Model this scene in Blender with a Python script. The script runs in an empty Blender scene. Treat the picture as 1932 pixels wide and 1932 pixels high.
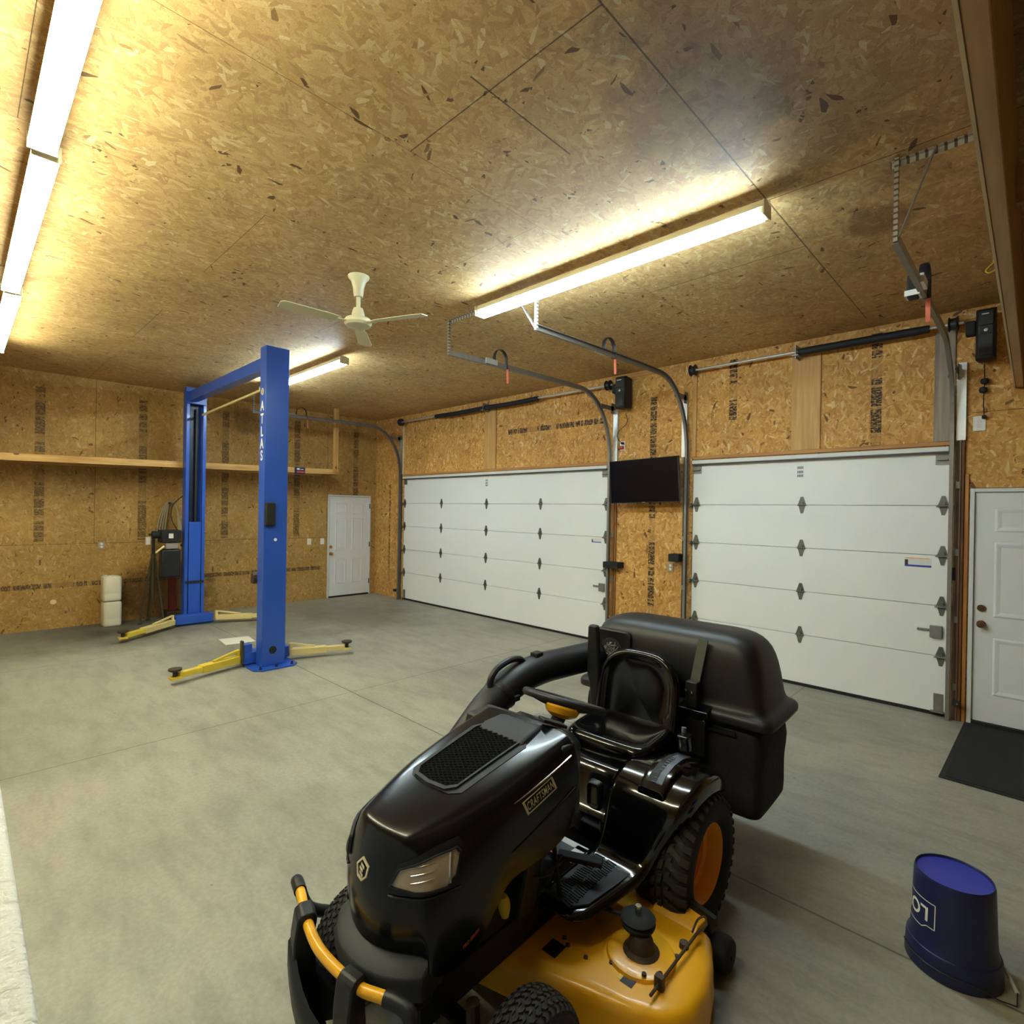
HWY=-6.195;HWZ=1.25;EXPO=1.25;TUBE_A=34
BANG=4.206
import bpy, bmesh, math, random
from mathutils import Vector, Matrix, Euler
from mathutils.bvhtree import BVHTree
random.seed(7)
PI=math.pi
S=bpy.context.scene
COL=S.collection
R=math.radians
def lin(c):
    if isinstance(c,str):
        c=[int(c[i:i+2],16)/255 for i in (0,2,4)]
    return tuple((x/12.92 if x<=.04045 else ((x+.055)/1.055)**2.4) for x in c[:3])+(1,)
# ------------------------------------------------------------------ node helper
class NT:
    def __init__(s,name):
        s.m=bpy.data.materials.new(name); s.m.use_nodes=True; s.t=s.m.node_tree
        s.b=s.t.nodes['Principled BSDF']; s.out=s.t.nodes['Material Output']
    def n(s,ty,**k):
        o=s.t.nodes.new(ty)
        for a,b in k.items(): setattr(o,a,b)
        return o
    def l(s,a,b): s.t.links.new(a,b)
    def put(s,sock,v):
        if v is None: return
        if hasattr(v,'is_output'): s.l(v,sock)
        else: sock.default_value=v
    def math(s,op,a,b=None,c=None,clamp=False):
        o=s.n('ShaderNodeMath',operation=op); o.use_clamp=clamp
        s.put(o.inputs[0],a); s.put(o.inputs[1],b)
        if c is not None: s.put(o.inputs[2],c)
        return o.outputs[0]
    def mix(s,f,a,b,mode='MIX'):
        o=s.n('ShaderNodeMix',data_type='RGBA',blend_type=mode)
        s.put(o.inputs[0],f); s.put(o.inputs[6],a); s.put(o.inputs[7],b)
        return o.outputs[2]
    def mixf(s,f,a,b):
        o=s.n('ShaderNodeMix',data_type='FLOAT')
        s.put(o.inputs[0],f); s.put(o.inputs[2],a); s.put(o.inputs[3],b)
        return o.outputs[0]
    def pos(s):
        if not hasattr(s,'_p'):
            s._p=s.n('ShaderNodeNewGeometry').outputs['Position']
            x=s.n('ShaderNodeSeparateXYZ'); s.l(s._p,x.inputs[0]); s._x=x.outputs
        return s._p
    def xyz(s): s.pos(); return s._x
    def obj(s): return s.n('ShaderNodeTexCoord').outputs['Object']
    def map(s,v,scale=(1,1,1),rot=(0,0,0),loc=(0,0,0)):
        o=s.n('ShaderNodeMapping'); s.l(v,o.inputs[0])
        o.inputs['Scale'].default_value=scale;o.inputs['Rotation'].default_value=rot;o.inputs['Location'].default_value=loc
        return o.outputs[0]
    def noise(s,v,scale=5,detail=3,rough=.5,dim='3D'):
        o=s.n('ShaderNodeTexNoise',noise_dimensions=dim)
        if dim=='1D': s.l(v,o.inputs['W'])
        else: s.l(v,o.inputs['Vector'])
        o.inputs['Scale'].default_value=scale;o.inputs['Detail'].default_value=detail;o.inputs['Roughness'].default_value=rough
        return o.outputs[0]
    def ramp(s,f,stops,interp='LINEAR'):
        o=s.n('ShaderNodeValToRGB'); o.color_ramp.interpolation=interp
        e=o.color_ramp.elements
        while len(e)<len(stops): e.new(.5)
        for i,(p,c) in enumerate(stops): e[i].position=p; e[i].color=lin(c)
        s.l(f,o.inputs[0]); return o.outputs[0]
    def bump(s,h,st=.3,d=.01):
        o=s.n('ShaderNodeBump'); o.inputs['Strength'].default_value=st;o.inputs['Distance'].default_value=d
        s.l(h,o.inputs['Height']); s.l(o.outputs[0],s.b.inputs['Normal'])
    def line(s,c,p,w):   # 1 where |c-p|<w
        d=s.math('SUBTRACT',c,p); d=s.math('ABSOLUTE',d); return s.math('LESS_THAN',d,w)
    def rng(s,c,a,b): return s.math('MULTIPLY',s.math('GREATER_THAN',c,a),s.math('LESS_THAN',c,b))
def pbr(name,col,rough=.5,metal=0,nz=0,nscale=30,bump=0,bscale=200,coat=0,spec=None,emit=None,es=0,bd=.002,alpha=None):
    g=NT(name); b=g.b
    c=lin(col)
    b.inputs['Roughness'].default_value=rough; b.inputs['Metallic'].default_value=metal
    if coat: b.inputs['Coat Weight'].default_value=coat; b.inputs['Coat Roughness'].default_value=.08
    if spec is not None: b.inputs['Specular IOR Level'].default_value=spec
    o=g.obj()
    f=g.noise(o,nscale,4,.6)
    d=tuple(x*(1-nz) for x in c[:3])+(1,); u=tuple(min(1,x*(1+nz*.6)) for x in c[:3])+(1,)
    g.l(g.mix(f,d,u),b.inputs['Base Color'])
    if bump: g.bump(g.noise(o,bscale,3,.6),bump,bd)
    if emit: b.inputs['Emission Color'].default_value=emit; b.inputs['Emission Strength'].default_value=es
    return g.m
MAT={}
# ------------------------------------------------------------------ mesh builder
class MB:
    def __init__(s,M=None): s.v=[];s.f=[];s.i=[];s.M=M or Matrix()
    def add(s,vs,fs,mi=0,M=None):
        o=len(s.v); X=s.M@M if M is not None else s.M
        s.v+=[X@Vector(v) for v in vs]; s.f+=[[a+o for a in f] for f in fs]; s.i+=[mi]*len(fs); return s
    def box(s,a,b,mi=0,M=None):
        (x0,y0,z0),(x1,y1,z1)=[min(p,q) for p,q in zip(a,b)],[max(p,q) for p,q in zip(a,b)]
        return s.add([(x0,y0,z0),(x1,y0,z0),(x1,y1,z0),(x0,y1,z0),(x0,y0,z1),(x1,y0,z1),(x1,y1,z1),(x0,y1,z1)],
          [(0,3,2,1),(4,5,6,7),(0,1,5,4),(1,2,6,5),(2,3,7,6),(3,0,4,7)],mi,M)
    def cbox(s,c,d,mi=0,rot=(0,0,0)):
        M=Matrix.Translation(Vector(c))@Euler(rot).to_matrix().to_4x4()
        h=[x/2 for x in d]; return s.box([-x for x in h],h,mi,M)
    def bar(s,p,q,w,h,mi=0,up=(0,0,1)):
        p=Vector(p);q=Vector(q);d=(q-p);L=d.length;d.normalize();u=Vector(up)
        if abs(d.dot(u))>.98: u=Vector((0,1,0)) if abs(d.y)<.9 else Vector((1,0,0))
        r=d.cross(u).normalized();u=r.cross(d)
        vs=[]
        for t in (p,q):
            for a,b in((-1,-1),(1,-1),(1,1),(-1,1)): vs.append(t+r*a*w/2+u*b*h/2)
        return s.add(vs,[(0,1,2,3),(7,6,5,4),(0,4,5,1),(1,5,6,2),(2,6,7,3),(3,7,4,0)],mi)
    def loft(s,loops,mi=0,cap=True,closed=True,ring=False,M=None):
        n=len(loops[0]);vs=[p for l in loops for p in l];fs=[]
        m=len(loops)
        for k in range(m if ring else m-1):
            k2=(k+1)%m
            for j in range(n if closed else n-1):
                j2=(j+1)%n; fs.append((k*n+j,k*n+j2,k2*n+j2,k2*n+j))
        if cap and not ring: fs.append(tuple(range(n))[::-1]); fs.append(tuple((m-1)*n+j for j in range(n)))
        return s.add(vs,fs,mi,M)
    def tube(s,path,r,n=12,mi=0,cap=True,ring=False,flat=None):
        P=[Vector(p) for p in path];m=len(P)
        rr=r if isinstance(r,(list,tuple)) else [r]*m
        T=[]
        for i in range(m):
            a=P[(i-1)%m] if (i>0 or ring) else P[0]; b=P[(i+1)%m] if (i<m-1 or ring) else P[-1]
            T.append((b-a).normalized())
        u=Vector((0,0,1)) if abs(T[0].z)<.9 else Vector((1,0,0))
        u=(u-T[0]*u.dot(T[0])).normalized(); L=[]
        for i in range(m):
            u=(u-T[i]*u.dot(T[i])).normalized(); w=T[i].cross(u)
            L.append([P[i]+(u*math.cos(2*PI*k/n)+w*math.sin(2*PI*k/n)*(flat or 1))*rr[i] for k in range(n)])
        return s.loft(L,mi,cap,True,ring)
    def cyl(s,p,q,r,n=20,mi=0,r2=None): return s.tube([p,q],[r,r if r2 is None else r2],n,mi)
    def lathe(s,prof,c,axis=(0,0,1),n=32,mi=0,cap=True):
        a=Vector(axis).normalized();u=Vector((1,0,0)) if abs(a.x)<.9 else Vector((0,1,0))
        u=(u-a*u.dot(a)).normalized();w=a.cross(u);c=Vector(c)
        return s.loft([[c+a*h+(u*math.cos(2*PI*k/n)+w*math.sin(2*PI*k/n))*max(r,1e-4) for k in range(n)] for r,h in prof],mi,cap)
    def prism(s,poly,ax,d0,d1,mi=0,M=None):
        def p3(p,d):
            return {'x':(d,p[0],p[1]),'y':(p[0],d,p[1]),'z':(p[0],p[1],d)}[ax]
        return s.loft([[p3(p,d0) for p in poly],[p3(p,d1) for p in poly]],mi,True,True,False,M)
WM={}
def tagobj(o,label=None,cat=None,group=None,kind=None):
    if label:o['label']=label
    if cat:o['category']=cat
    if group:o['group']=group
    if kind:o['kind']=kind
    return o
def build(mb,name,mats,parent=None,smooth=30,bevel=0,seg=2,sub=0,label=None,rot=None,**tg):
    if not isinstance(mats,(list,tuple)): mats=[mats]
    vs=mb.v
    lo=[min(v[i] for v in vs) for i in range(3)];hi=[max(v[i] for v in vs) for i in range(3)]
    c=Vector([(a+b)/2 for a,b in zip(lo,hi)])
    if parent is None: c.z=lo[2]
    Rm=(WM[parent.name].to_3x3().to_4x4() if parent else Matrix())
    W=Matrix.Translation(c)@Rm; Wi=W.inverted()
    me=bpy.data.meshes.new(name); me.from_pydata([Wi@v for v in vs],[],mb.f)
    for m in mats: me.materials.append(MAT[m] if isinstance(m,str) else m)
    for p,i in zip(me.polygons,mb.i): p.material_index=i
    bm=bmesh.new(); bm.from_mesh(me); bmesh.ops.recalc_face_normals(bm,faces=bm.faces); bm.to_mesh(me); bm.free()
    if smooth:
        for p in me.polygons:p.use_smooth=True
        me.set_sharp_from_angle(angle=R(smooth))
    o=bpy.data.objects.new(name,me); COL.objects.link(o)
    if parent: o.parent=parent; o.matrix_local=WM[parent.name].inverted()@W
    else: o.matrix_world=W
    WM[o.name]=W
    if bevel:
        b=o.modifiers.new('bevel','BEVEL'); b.width=bevel;b.segments=seg;b.limit_method='ANGLE';b.angle_limit=R(40)
    if sub:
        b=o.modifiers.new('sub','SUBSURF'); b.levels=sub;b.render_levels=sub
    tagobj(o,label,tg.get('cat'),tg.get('group'),tg.get('kind'))
    return o
def thing(name,loc,label,cat,group=None,rz=0,M=None,kind=None):
    o=bpy.data.objects.new(name,None);COL.objects.link(o);o.empty_display_size=.1
    W=M if M is not None else Matrix.Translation(Vector(loc))@Matrix.Rotation(rz,4,'Z')
    o.matrix_world=W;WM[o.name]=W
    return tagobj(o,label,cat,group,kind)
def dup(root,off,label,rz=0):
    T=Matrix.Translation(Vector(off))
    def rec(o,par):
        c=o.copy();COL.objects.link(c)
        if par: c.parent=par
        WM[c.name]=T@WM[o.name]
        for ch in list(kids.get(o.name,[])): rec(ch,c)
        return c
    kids={}
    for o in bpy.data.objects:
        if o.parent: kids.setdefault(o.parent.name,[]).append(o)
    c=rec(root,None); c.matrix_world=WM[c.name]; c['label']=label
    return c
def textmesh(txt,size,M,name,mat,parent,extr=.0008,label=None,align='CENTER',sx=1,bold=0,space=1):
    cu=bpy.data.curves.new('lettering','FONT');cu.body=txt;cu.size=size;cu.align_x=align;cu.align_y='CENTER';cu.extrude=extr;cu.offset=bold;cu.space_character=space
    o=bpy.data.objects.new('lettering',cu);COL.objects.link(o)
    bpy.context.view_layer.update()
    me=bpy.data.meshes.new_from_object(o.evaluated_get(bpy.context.evaluated_depsgraph_get()))
    mb=MB(M); mb.add([(v.co.x*sx,v.co.y,v.co.z) for v in me.vertices],[tuple(p.vertices) for p in me.polygons])
    bpy.data.objects.remove(o); bpy.data.curves.remove(cu)
    return build(mb,name,mat,parent,smooth=0,label=label)
def rrect(x0,x1,y0,y1,r,n=5):
    P=[]
    for cx,cy,a in((x1-r,y1-r,0),(x0+r,y1-r,90),(x0+r,y0+r,180),(x1-r,y0+r,270)):
        for k in range(n+1):
            t=R(a+90*k/n);P.append((cx+r*math.cos(t),cy+r*math.sin(t)))
    return P
def cat(pts,n=6):
    P=[Vector(p) for p in pts];o=[]
    for i in range(len(P)-1):
        a=P[max(i-1,0)];b=P[i];c=P[i+1];d=P[min(i+2,len(P)-1)]
        for k in range(n):
            t=k/n;o.append(.5*((2*b)+(c-a)*t+(2*a-5*b+4*c-d)*t*t+(3*b-a-3*c+d)*t**3))
    o.append(P[-1]);return o
def smp(pts,n):  # piecewise-linear resample of tuples
    return pts
# ------------------------------------------------------------------ materials
def osb(name,axis,pal,seams=(),stamps=(),tint=None,stain=None,ramp=None):
    """axis: which world plane: 'xy' ceiling, 'xz' garage wall, 'yz' left wall. seams/stamps are (coord,pos,halfwidth,othermin,othermax)"""
    g=NT(name);p=g.pos();X=g.xyz()
    ci={'x':0,'y':1,'z':2}
    best=None;pr=None
    rots=[0,28,-24,75,-62]
    for k,a in enumerate(rots):
        L,W=(13,48) if k!=3 else (17,44)
        if axis=='xy': sc=(W,L,10);ro=(0,0,R(a))
        elif axis=='xz': sc=(W,10,L);ro=(0,R(a),0)
        else: sc=(10,W,L);ro=(R(a),0,0)
        v=g.n('ShaderNodeVectorRotate',rotation_type='EULER_XYZ');g.l(p,v.inputs[0]);v.inputs['Rotation'].default_value=ro
        wv=g.n('ShaderNodeVectorMath',operation='MULTIPLY');g.l(v.outputs[0],wv.inputs[0]);wv.inputs[1].default_value=sc
        ad=g.n('ShaderNodeVectorMath',operation='ADD');g.l(wv.outputs[0],ad.inputs[0]);ad.inputs[1].default_value=(k*7.3,k*3.1,k*5.7)
        vo=g.n('ShaderNodeTexVoronoi',voronoi_dimensions='3D',feature='F1');g.l(ad.outputs[0],vo.inputs['Vector']);vo.inputs['Scale'].default_value=1;vo.inputs['Randomness'].default_value=1
        sp=g.n('ShaderNodeSeparateColor');g.l(vo.outputs['Color'],sp.inputs[0])
        pri=sp.outputs[0];val=sp.outputs[1]
        if best is None: best=val;pr=pri
        else:
            m=g.math('GREATER_THAN',pri,pr)
            best=g.mixf(m,best,val);pr=g.math('MAXIMUM',pri,pr)
    c=g.ramp(best,ramp or [(0,pal[0]),(.009,pal[0]),(.014,pal[1]),(.35,pal[2]),(.7,pal[3]),(.93,pal[4]),(1,pal[5])])
    fine=g.noise(p,160,2,.7)
    c=g.mix(g.math('MULTIPLY',fine,.45),c,lin(pal[1]),'MULTIPLY') if False else g.mix(.30,c,g.ramp(fine,[(.3,'606060'),(.7,'ffffff')]),'MULTIPLY')
    big=g.noise(p,1.1,3,.6)
    c=g.mix(.45,c,g.ramp(big,[(.3,'a8a09a'),(.68,'ffffff')]),'MULTIPLY')
    if tint: c=g.mix(.5,c,lin(tint),'MULTIPLY')
    if stain:
        for (cx,rx,cy,ry,col,amt) in stain:
            a=g.math('DIVIDE',g.math('SUBTRACT',X[ci[axis[0]]],cx),rx);b=g.math('DIVIDE',g.math('SUBTRACT',X[ci[axis[1]]],cy),ry)
            d=g.math('SQRT',g.math('ADD',g.math('MULTIPLY',a,a),g.math('MULTIPLY',b,b)))
            nn=g.noise(p,4,4,.7); d=g.math('ADD',d,g.math('MULTIPLY',g.math('SUBTRACT',nn,.5),1.1))
            m=g.n('ShaderNodeMapRange');g.l(d,m.inputs[0]);m.inputs[1].default_value=.65;m.inputs[2].default_value=1.05;m.inputs[3].default_value=amt;m.inputs[4].default_value=0
            c=g.mix(m.outputs[0],c,lin(col),'MULTIPLY')
    for (co,ps,hw,oc,a,b,st) in stamps:
        C=X[ci[co]];O=X[ci[oc]]
        m=g.math('MULTIPLY',g.line(C,ps,hw),g.rng(O,a,b))
        n1=g.noise(g.math('ADD',O,ps),19,1,.5,'1D')
        cv=g.n('ShaderNodeCombineXYZ');g.l(g.math('MULTIPLY',C,1.0),cv.inputs[0]);g.l(O,cv.inputs[1])
        n2=g.noise(g.map(cv.outputs[0],(30,90,1)),1,2,.6)
        n3=g.noise(g.math('ADD',O,ps*3),2.6,1,.5,'1D')
        k=g.math('MULTIPLY',g.math('GREATER_THAN',n1,.40),g.math('GREATER_THAN',n2,.46))
        k=g.math('MULTIPLY',k,g.math('GREATER_THAN',n3,.42))
        k=g.math('MULTIPLY',g.math('MULTIPLY',k,m),st)
        k=g.math('ADD',k,g.math('MULTIPLY',m,.22))
        c=g.mix(k,c,lin('2a2018'))
    for (co,ps,hw,oc,a,b) in seams:
        m=g.math('MULTIPLY',g.line(X[ci[co]],ps,hw),g.rng(X[ci[oc]],a,b))
        c=g.mix(g.math('MULTIPLY',m,.75),c,lin('22160c'))
    g.l(c,g.b.inputs['Base Color']);g.b.inputs['Roughness'].default_value=.62;g.b.inputs['Specular IOR Level'].default_value=.3
    g.bump(pr,.25,.002)
    return g.m
BASE=None
wallL_st=[('y',y,.055,'z',1.25,3.45,.5) for y in(-6.65,-5.43,-4.2,-2.99,-1.72,-.48)]+[('z',.62,.035,'y',-9,-.2+-1,.6)]
wallL_se=[('y',y,.003,'z',1.22,3.7) for y in(-6.04,-4.8,-3.6,-2.36,-1.1)]+[('z',1.215,.003,'y',-9.4,0)]
MAT['osb_left']=osb('osb_wall_left','yz',['7a5c34','ae8648','bc9452','c29a58','caa464','d6b47c'],wallL_se,wallL_st,
   stain=[(-3.9,.75,.35,.55,'6b5238',.75),(-2.65,.3,3.3,.24,'8f8a86',.5)])
gw_st=[('x',6.58,.045,'z',.3,3.3,.75),('x',7.6,.045,'z',2.9,3.6,.8),('x',9.0,.045,'z',2.5,3.6,.8),('z',3.08,.04,'x',3.95,5.85,.8),('x',.55,.03,'z',.3,2.3,.6)]
gw_se=[('x',6.045,.004,'z',0,2.2),('z',2.74,.003,'x',9.72,13)]
MAT['osb_garage']=osb('osb_wall_garage','xz',['7a5228','c08a42','daa254','e4ae60','eebe76','f8dca4'],gw_se,gw_st)
ce=[('x',8.967,.004,'y',-9.4,-.3),('x',7.77,.0016,'y',-9.4,0),('x',6.57,.0016,'y',-9.4,0),('x',5.35,.0016,'y',-9.4,0),('x',4.13,.0016,'y',-9.4,0),('x',2.9,.0016,'y',-9.4,0),('x',1.7,.0016,'y',-9.4,0),('x',8.365,.004,'y',-4.74,-4.05),('x',10.19,.003,'y',-9.4,0)]
for a,b,ys in((7.77,8.967,(-4.63,-2.19,-7.07)),(6.57,7.77,(-3.63,-1.19,-6.07)),(8.967,10.19,(-2.93,-.49,-5.37)),(5.35,6.57,(-4.9,-2.46)),(4.13,5.35,(-3.6,-1.2,-6.1)),(2.9,4.13,(-4.9,-2.4)),(1.7,2.9,(-3.6,-1.2,-6.1)),(0,1.7,(-4.9,-2.4))):
    for y in ys: ce.append(('y',y,.0035 if a>7 else .002,'x',a,b))
MAT['osb_ceiling']=osb('osb_ceiling','xy',['7a5a38','c69e6a','d4ae74','deba80','e4c48a','f0dca8'],ce,(),
   stain=[(9.75,1.0,-4.6,2.2,'a6a8cc',.65),(9.0,.5,-3.9,.5,'a8a2a8',.55),(9.4,.22,-2.25,.22,'8b6a58',.6),(9.6,1.5,-1.0,1.6,'c0a890',.45)])
def concrete():
    g=NT('concrete');p=g.pos();X=g.xyz()
    a=g.noise(p,.55,5,.62);b=g.noise(g.map(p,(1,3.2,1),(0,0,.5)),2.2,5,.65);c=g.noise(p,40,4,.7)
    col=g.ramp(a,[(.28,'8c8a7e'),(.5,'a19f92'),(.72,'afac9e')])
    col=g.mix(.34,col,g.ramp(b,[(.33,'8e8b82'),(.55,'f2f0ea'),(.75,'ffffff')]),'MULTIPLY')
    col=g.mix(.3,col,g.ramp(c,[(.3,'9a9a94'),(.7,'ffffff')]),'MULTIPLY')
    # oily stained strip along the left wall and under the lift
    def blob(cx,rx,cy,ry,amt,colr,col):
        u=g.math('DIVIDE',g.math('SUBTRACT',X[0],cx),rx);v=g.math('DIVIDE',g.math('SUBTRACT',X[1],cy),ry)
        d=g.math('SQRT',g.math('ADD',g.math('MULTIPLY',u,u),g.math('MULTIPLY',v,v)))
        d=g.math('ADD',d,g.math('MULTIPLY',g.math('SUBTRACT',g.noise(p,1.6,5,.7),.5),1.4))
        m=g.n('ShaderNodeMapRange');g.l(d,m.inputs[0]);m.inputs[1].default_value=.35;m.inputs[2].default_value=1.15;m.inputs[3].default_value=amt;m.inputs[4].default_value=0
        return g.mix(m.outputs[0],col,lin(colr),'MULTIPLY')
    col=blob(.6,1.5,-4.6,1.6,.75,'7d7a70',col)
    col=blob(1.9,1.6,-1.6,1.5,.6,'8a877c',col)
    col=blob(.75,.35,-4.75,.25,.6,'5a564c',col)
    col=blob(3.0,.9,-3.6,1.2,.35,'86837a',col)
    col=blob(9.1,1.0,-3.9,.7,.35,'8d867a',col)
    sp=g.n('ShaderNodeTexVoronoi');g.l(p,sp.inputs['Vector']);sp.inputs['Scale'].default_value=2.6
    s=g.math('LESS_THAN',sp.outputs['Distance'],g.math('MULTIPLY',g.noise(p,9,2,.6),.05))
    col=g.mix(g.math('MULTIPLY',s,.5),col,lin('3a3730'))
    ln=None
    for co,ps,w in((1,-3.53,.006),(0,5.33,.0045),(0,8.41,.0045),(0,2.29,.004),(1,-6.58,.006)):
        q=g.line(g.math('ADD',X[co],g.math('MULTIPLY',g.math('SUBTRACT',g.noise(p,3,2,.5),.5),.006)),ps,w)
        ln=q if ln is None else g.math('MAXIMUM',ln,q)
    col=g.mix(g.math('MULTIPLY',ln,.7),col,lin('3c3a34'))
    g.l(col,g.b.inputs['Base Color'])
    r=g.n('ShaderNodeMapRange');g.l(b,r.inputs[0]);r.inputs[3].default_value=.42;r.inputs[4].default_value=.62
    g.l(r.outputs[0],g.b.inputs['Roughness']);g.b.inputs['Specular IOR Level'].default_value=.35
    g.bump(c,.15,.001);return g.m
MAT['concrete']=concrete()
def lumber(name,cols,ax=2,knots=True,sc=1):
    g=NT(name);p=g.pos()
    s=[22,22,22];s[ax]=1.3
    n=g.noise(g.map(p,tuple(s)),sc,5,.6)
    c=g.ramp(n,[(.25,cols[0]),(.5,cols[1]),(.75,cols[2])])
    if knots:
        v=g.n('ShaderNodeTexVoronoi');g.l(g.map(p,tuple(2.2 if i!=ax else 1.6 for i in range(3))),v.inputs['Vector']);v.inputs['Scale'].default_value=1.3
        c=g.mix(g.math('MULTIPLY',g.math('LESS_THAN',v.outputs['Distance'],.06),.8),c,lin('4a2a14'))
    g.l(c,g.b.inputs['Base Color']);g.b.inputs['Roughness'].default_value=.6;g.bump(n,.12,.002);return g.m
MAT['pine_z']=lumber('pine_vertical',['a5773f','bf9152','cfa768'],2)
MAT['pine_y']=lumber('pine_along_y',['a57a44','c39a5a','d6b276'],1)
MAT['pine_x']=lumber('pine_along_x',['98683a','b27f45','c39455'],0)
MAT['grey_wood']=lumber('weathered_board',['6e6056','8b7c6f','a59585'],2)
MAT['brown_wood']=lumber('stained_jamb',['4a2a12','6b3f1c','8a5828'],2,False)
MAT['orange_wood']=lumber('orange_jamb',['8a5420','a86c2e','c28a46'],2)
MAT['beam_wood']=lumber('beam_wood',['a88258','bc946a','cca67c'],1,False)
MAT['strip']=pbr('pale_strip','d8c4a0',.6,nz=.1)
MAT['white_door']=pbr('white_steel_door','e6e8e6',.45,nz=.04,nscale=3,bump=.12,bscale=350)
MAT['white_door2']=pbr('white_entry_door','dcdfe0',.42,nz=.04,nscale=3,bump=.15,bscale=250)
MAT['white_trim']=pbr('white_trim','d6d8d6',.5,nz=.04)
MAT['rubber']=pbr('black_rubber','141414',.75,nz=.15,bump=.2)
MAT['galv']=pbr('galvanised_steel','9a9c9c',.42,.75,nz=.3,nscale=25)
MAT['galv_dull']=pbr('dull_galvanised','87827a',.5,.55,nz=.3,nscale=20)
MAT['alu']=pbr('bright_aluminium','c8ccce',.35,.6,nz=.1)
MAT['hinge_steel']=pbr('dull_hinge_steel','6e7068',.45,.6,nz=.3,nscale=40)
MAT['steel_dark']=pbr('dark_steel','3a3a3c',.45,.6,nz=.2)
MAT['black_plastic']=pbr('black_plastic','15161a',.45,nz=.1,bump=.15,bscale=400)
MAT['charcoal']=pbr('charcoal_plastic','15171c',.5,nz=.1)
MAT['navy_foam']=pbr('spring_cover','14141c',.7,nz=.2,bump=.3,bscale=60)
MAT['screen']=pbr('screen_glass','05070e',.2,spec=.25)
MAT['plate_white']=pbr('white_plate','e2e0d8',.4)
MAT['plate_grey']=pbr('steel_plate','aaa498',.35,.5)
MAT['brass']=pbr('brass','b98f4c',.3,.9)
MAT['bronze']=pbr('bronze_knob','7a5c44',.3,.9)
MAT['red']=pbr('red_plastic','a8402a',.5)
MAT['pink']=pbr('orange_webbing','c8684c',.7,nz=.2)
MAT['blue']=pbr('blue_paint','2754b8',.32,nz=.10,nscale=3,coat=.15)
MAT['blue_dk']=pbr('blue_paint_inner','101d3c',.4,nz=.2,nscale=8)
MAT['yel_lift']=pbr('yellow_lift_paint','d9bf3c',.45,nz=.15,nscale=12)
MAT['yel_pale']=pbr('pale_yellow_paint','dcc98a',.5,nz=.15,nscale=12)
MAT['white_ink']=pbr('white_lettering','e8e8e0',.5)
MAT['fan_white']=pbr('cream_enamel','dcd8b8',.35)
MAT['fixture']=pbr('cream_fixture_enamel','cfc9ad',.45)
MAT['socket']=pbr('lamp_socket','b8b49e',.5)
MAT['jug']=pbr('translucent_jug','dad6c0',.4,nz=.06,nscale=6)
MAT['hose']=pbr('grey_hose','9a917c',.6)
MAT['maroon']=pbr('maroon_paint','5c2018',.5,nz=.2)
MAT['mat_rubber']=pbr('doormat_rubber','141518',.9,nz=.3,nscale=80,bump=.6,bscale=120)
MAT['bucket']=pbr('blue_bucket_plastic','1a2150',.42,nz=.06)
MAT['bucket_top']=pbr('blue_bucket_base','2b34a0',.42,nz=.1,nscale=9)
MAT['knock']=pbr('textured_white_drywall','dcdcd8',.8,bump=1.0,bscale=45,bd=.01)
MAT['gloss']=pbr('gloss_black_paint','08080a',.13,coat=.4,spec=.45)
MAT['seatp']=pbr('gloss_black_vinyl','070709',.15,spec=.5)
MAT['grillem']=pbr('black_grille_mesh','060607',.7,spec=.1)
MAT['strapm']=pbr('grey_green_strap','565c54',.5,nz=.2)
MAT['hoodp']=pbr('metallic_black_paint','0c0d12',.24,nz=.15,nscale=400,coat=.15,spec=.3)
MAT['matte']=pbr('matte_black_plastic','111317',.45,nz=.1,bump=.25,bscale=350)
MAT['matte_g']=pbr('textured_grey_black_plastic','212529',.55,nz=.1,bump=.4,bscale=400)
MAT['chass']=pbr('black_chassis','0b0b0c',.6,nz=.2)
MAT['tyre']=pbr('tyre_rubber','191817',.75,nz=.25,nscale=50,bump=.2)
MAT['tread']=pbr('tread_rubber','302f2b',.85,nz=.35,nscale=60)
MAT['mow_yel']=pbr('deck_yellow','eeae1a',.33,nz=.12,nscale=10,coat=.2)
MAT['rim_yel']=pbr('rim_orange_yellow','f2a42e',.38,nz=.12,nscale=8)
MAT['cloth']=pbr('black_bag_cloth','121110',.85,nz=.3,nscale=200,bump=.4,bscale=30,bd=.01)
MAT['lens']=pbr('dusty_headlight_lens','bcae98',.18,nz=.5,nscale=16,coat=.5)
MAT['chrome']=pbr('chrome','c8c8c4',.18,1)
MAT['beige_ink']=pbr('beige_lettering','cfc3a0',.45)
MAT['rust']=pbr('rusty_black_steel','4a3a2c',.6,.3,nz=.5,nscale=60)
MAT['quad']=pbr('grey_quadrant','5c6270',.35,nz=.1)
MAT['lab_w']=pbr('label_white','d8d8d4',.5)
MAT['lab_r']=pbr('label_red','c83a40',.5)
MAT['lab_b']=pbr('label_black','2c2e34',.5)
MAT['lab_blue']=pbr('label_blue','2a3f9c',.5)
MAT['paper']=pbr('pale_paper','cfcabc',.8)
MAT['olive']=pbr('olive_steel','4e4a36',.55,.3,nz=.3)
def tubemat(n,c,s):
    g=NT(n);g.b.inputs['Base Color'].default_value=(.9,.9,.9,1);g.b.inputs['Emission Color'].default_value=c;g.b.inputs['Emission Strength'].default_value=s;return g.m
MAT['tube_cool']=tubemat('fluorescent_cool',(.70,.89,1,1),TUBE_A*1.08)
MAT['tube_warm']=tubemat('fluorescent_warm',(.95,.98,.74,1),TUBE_A)
H=3.668
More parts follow.
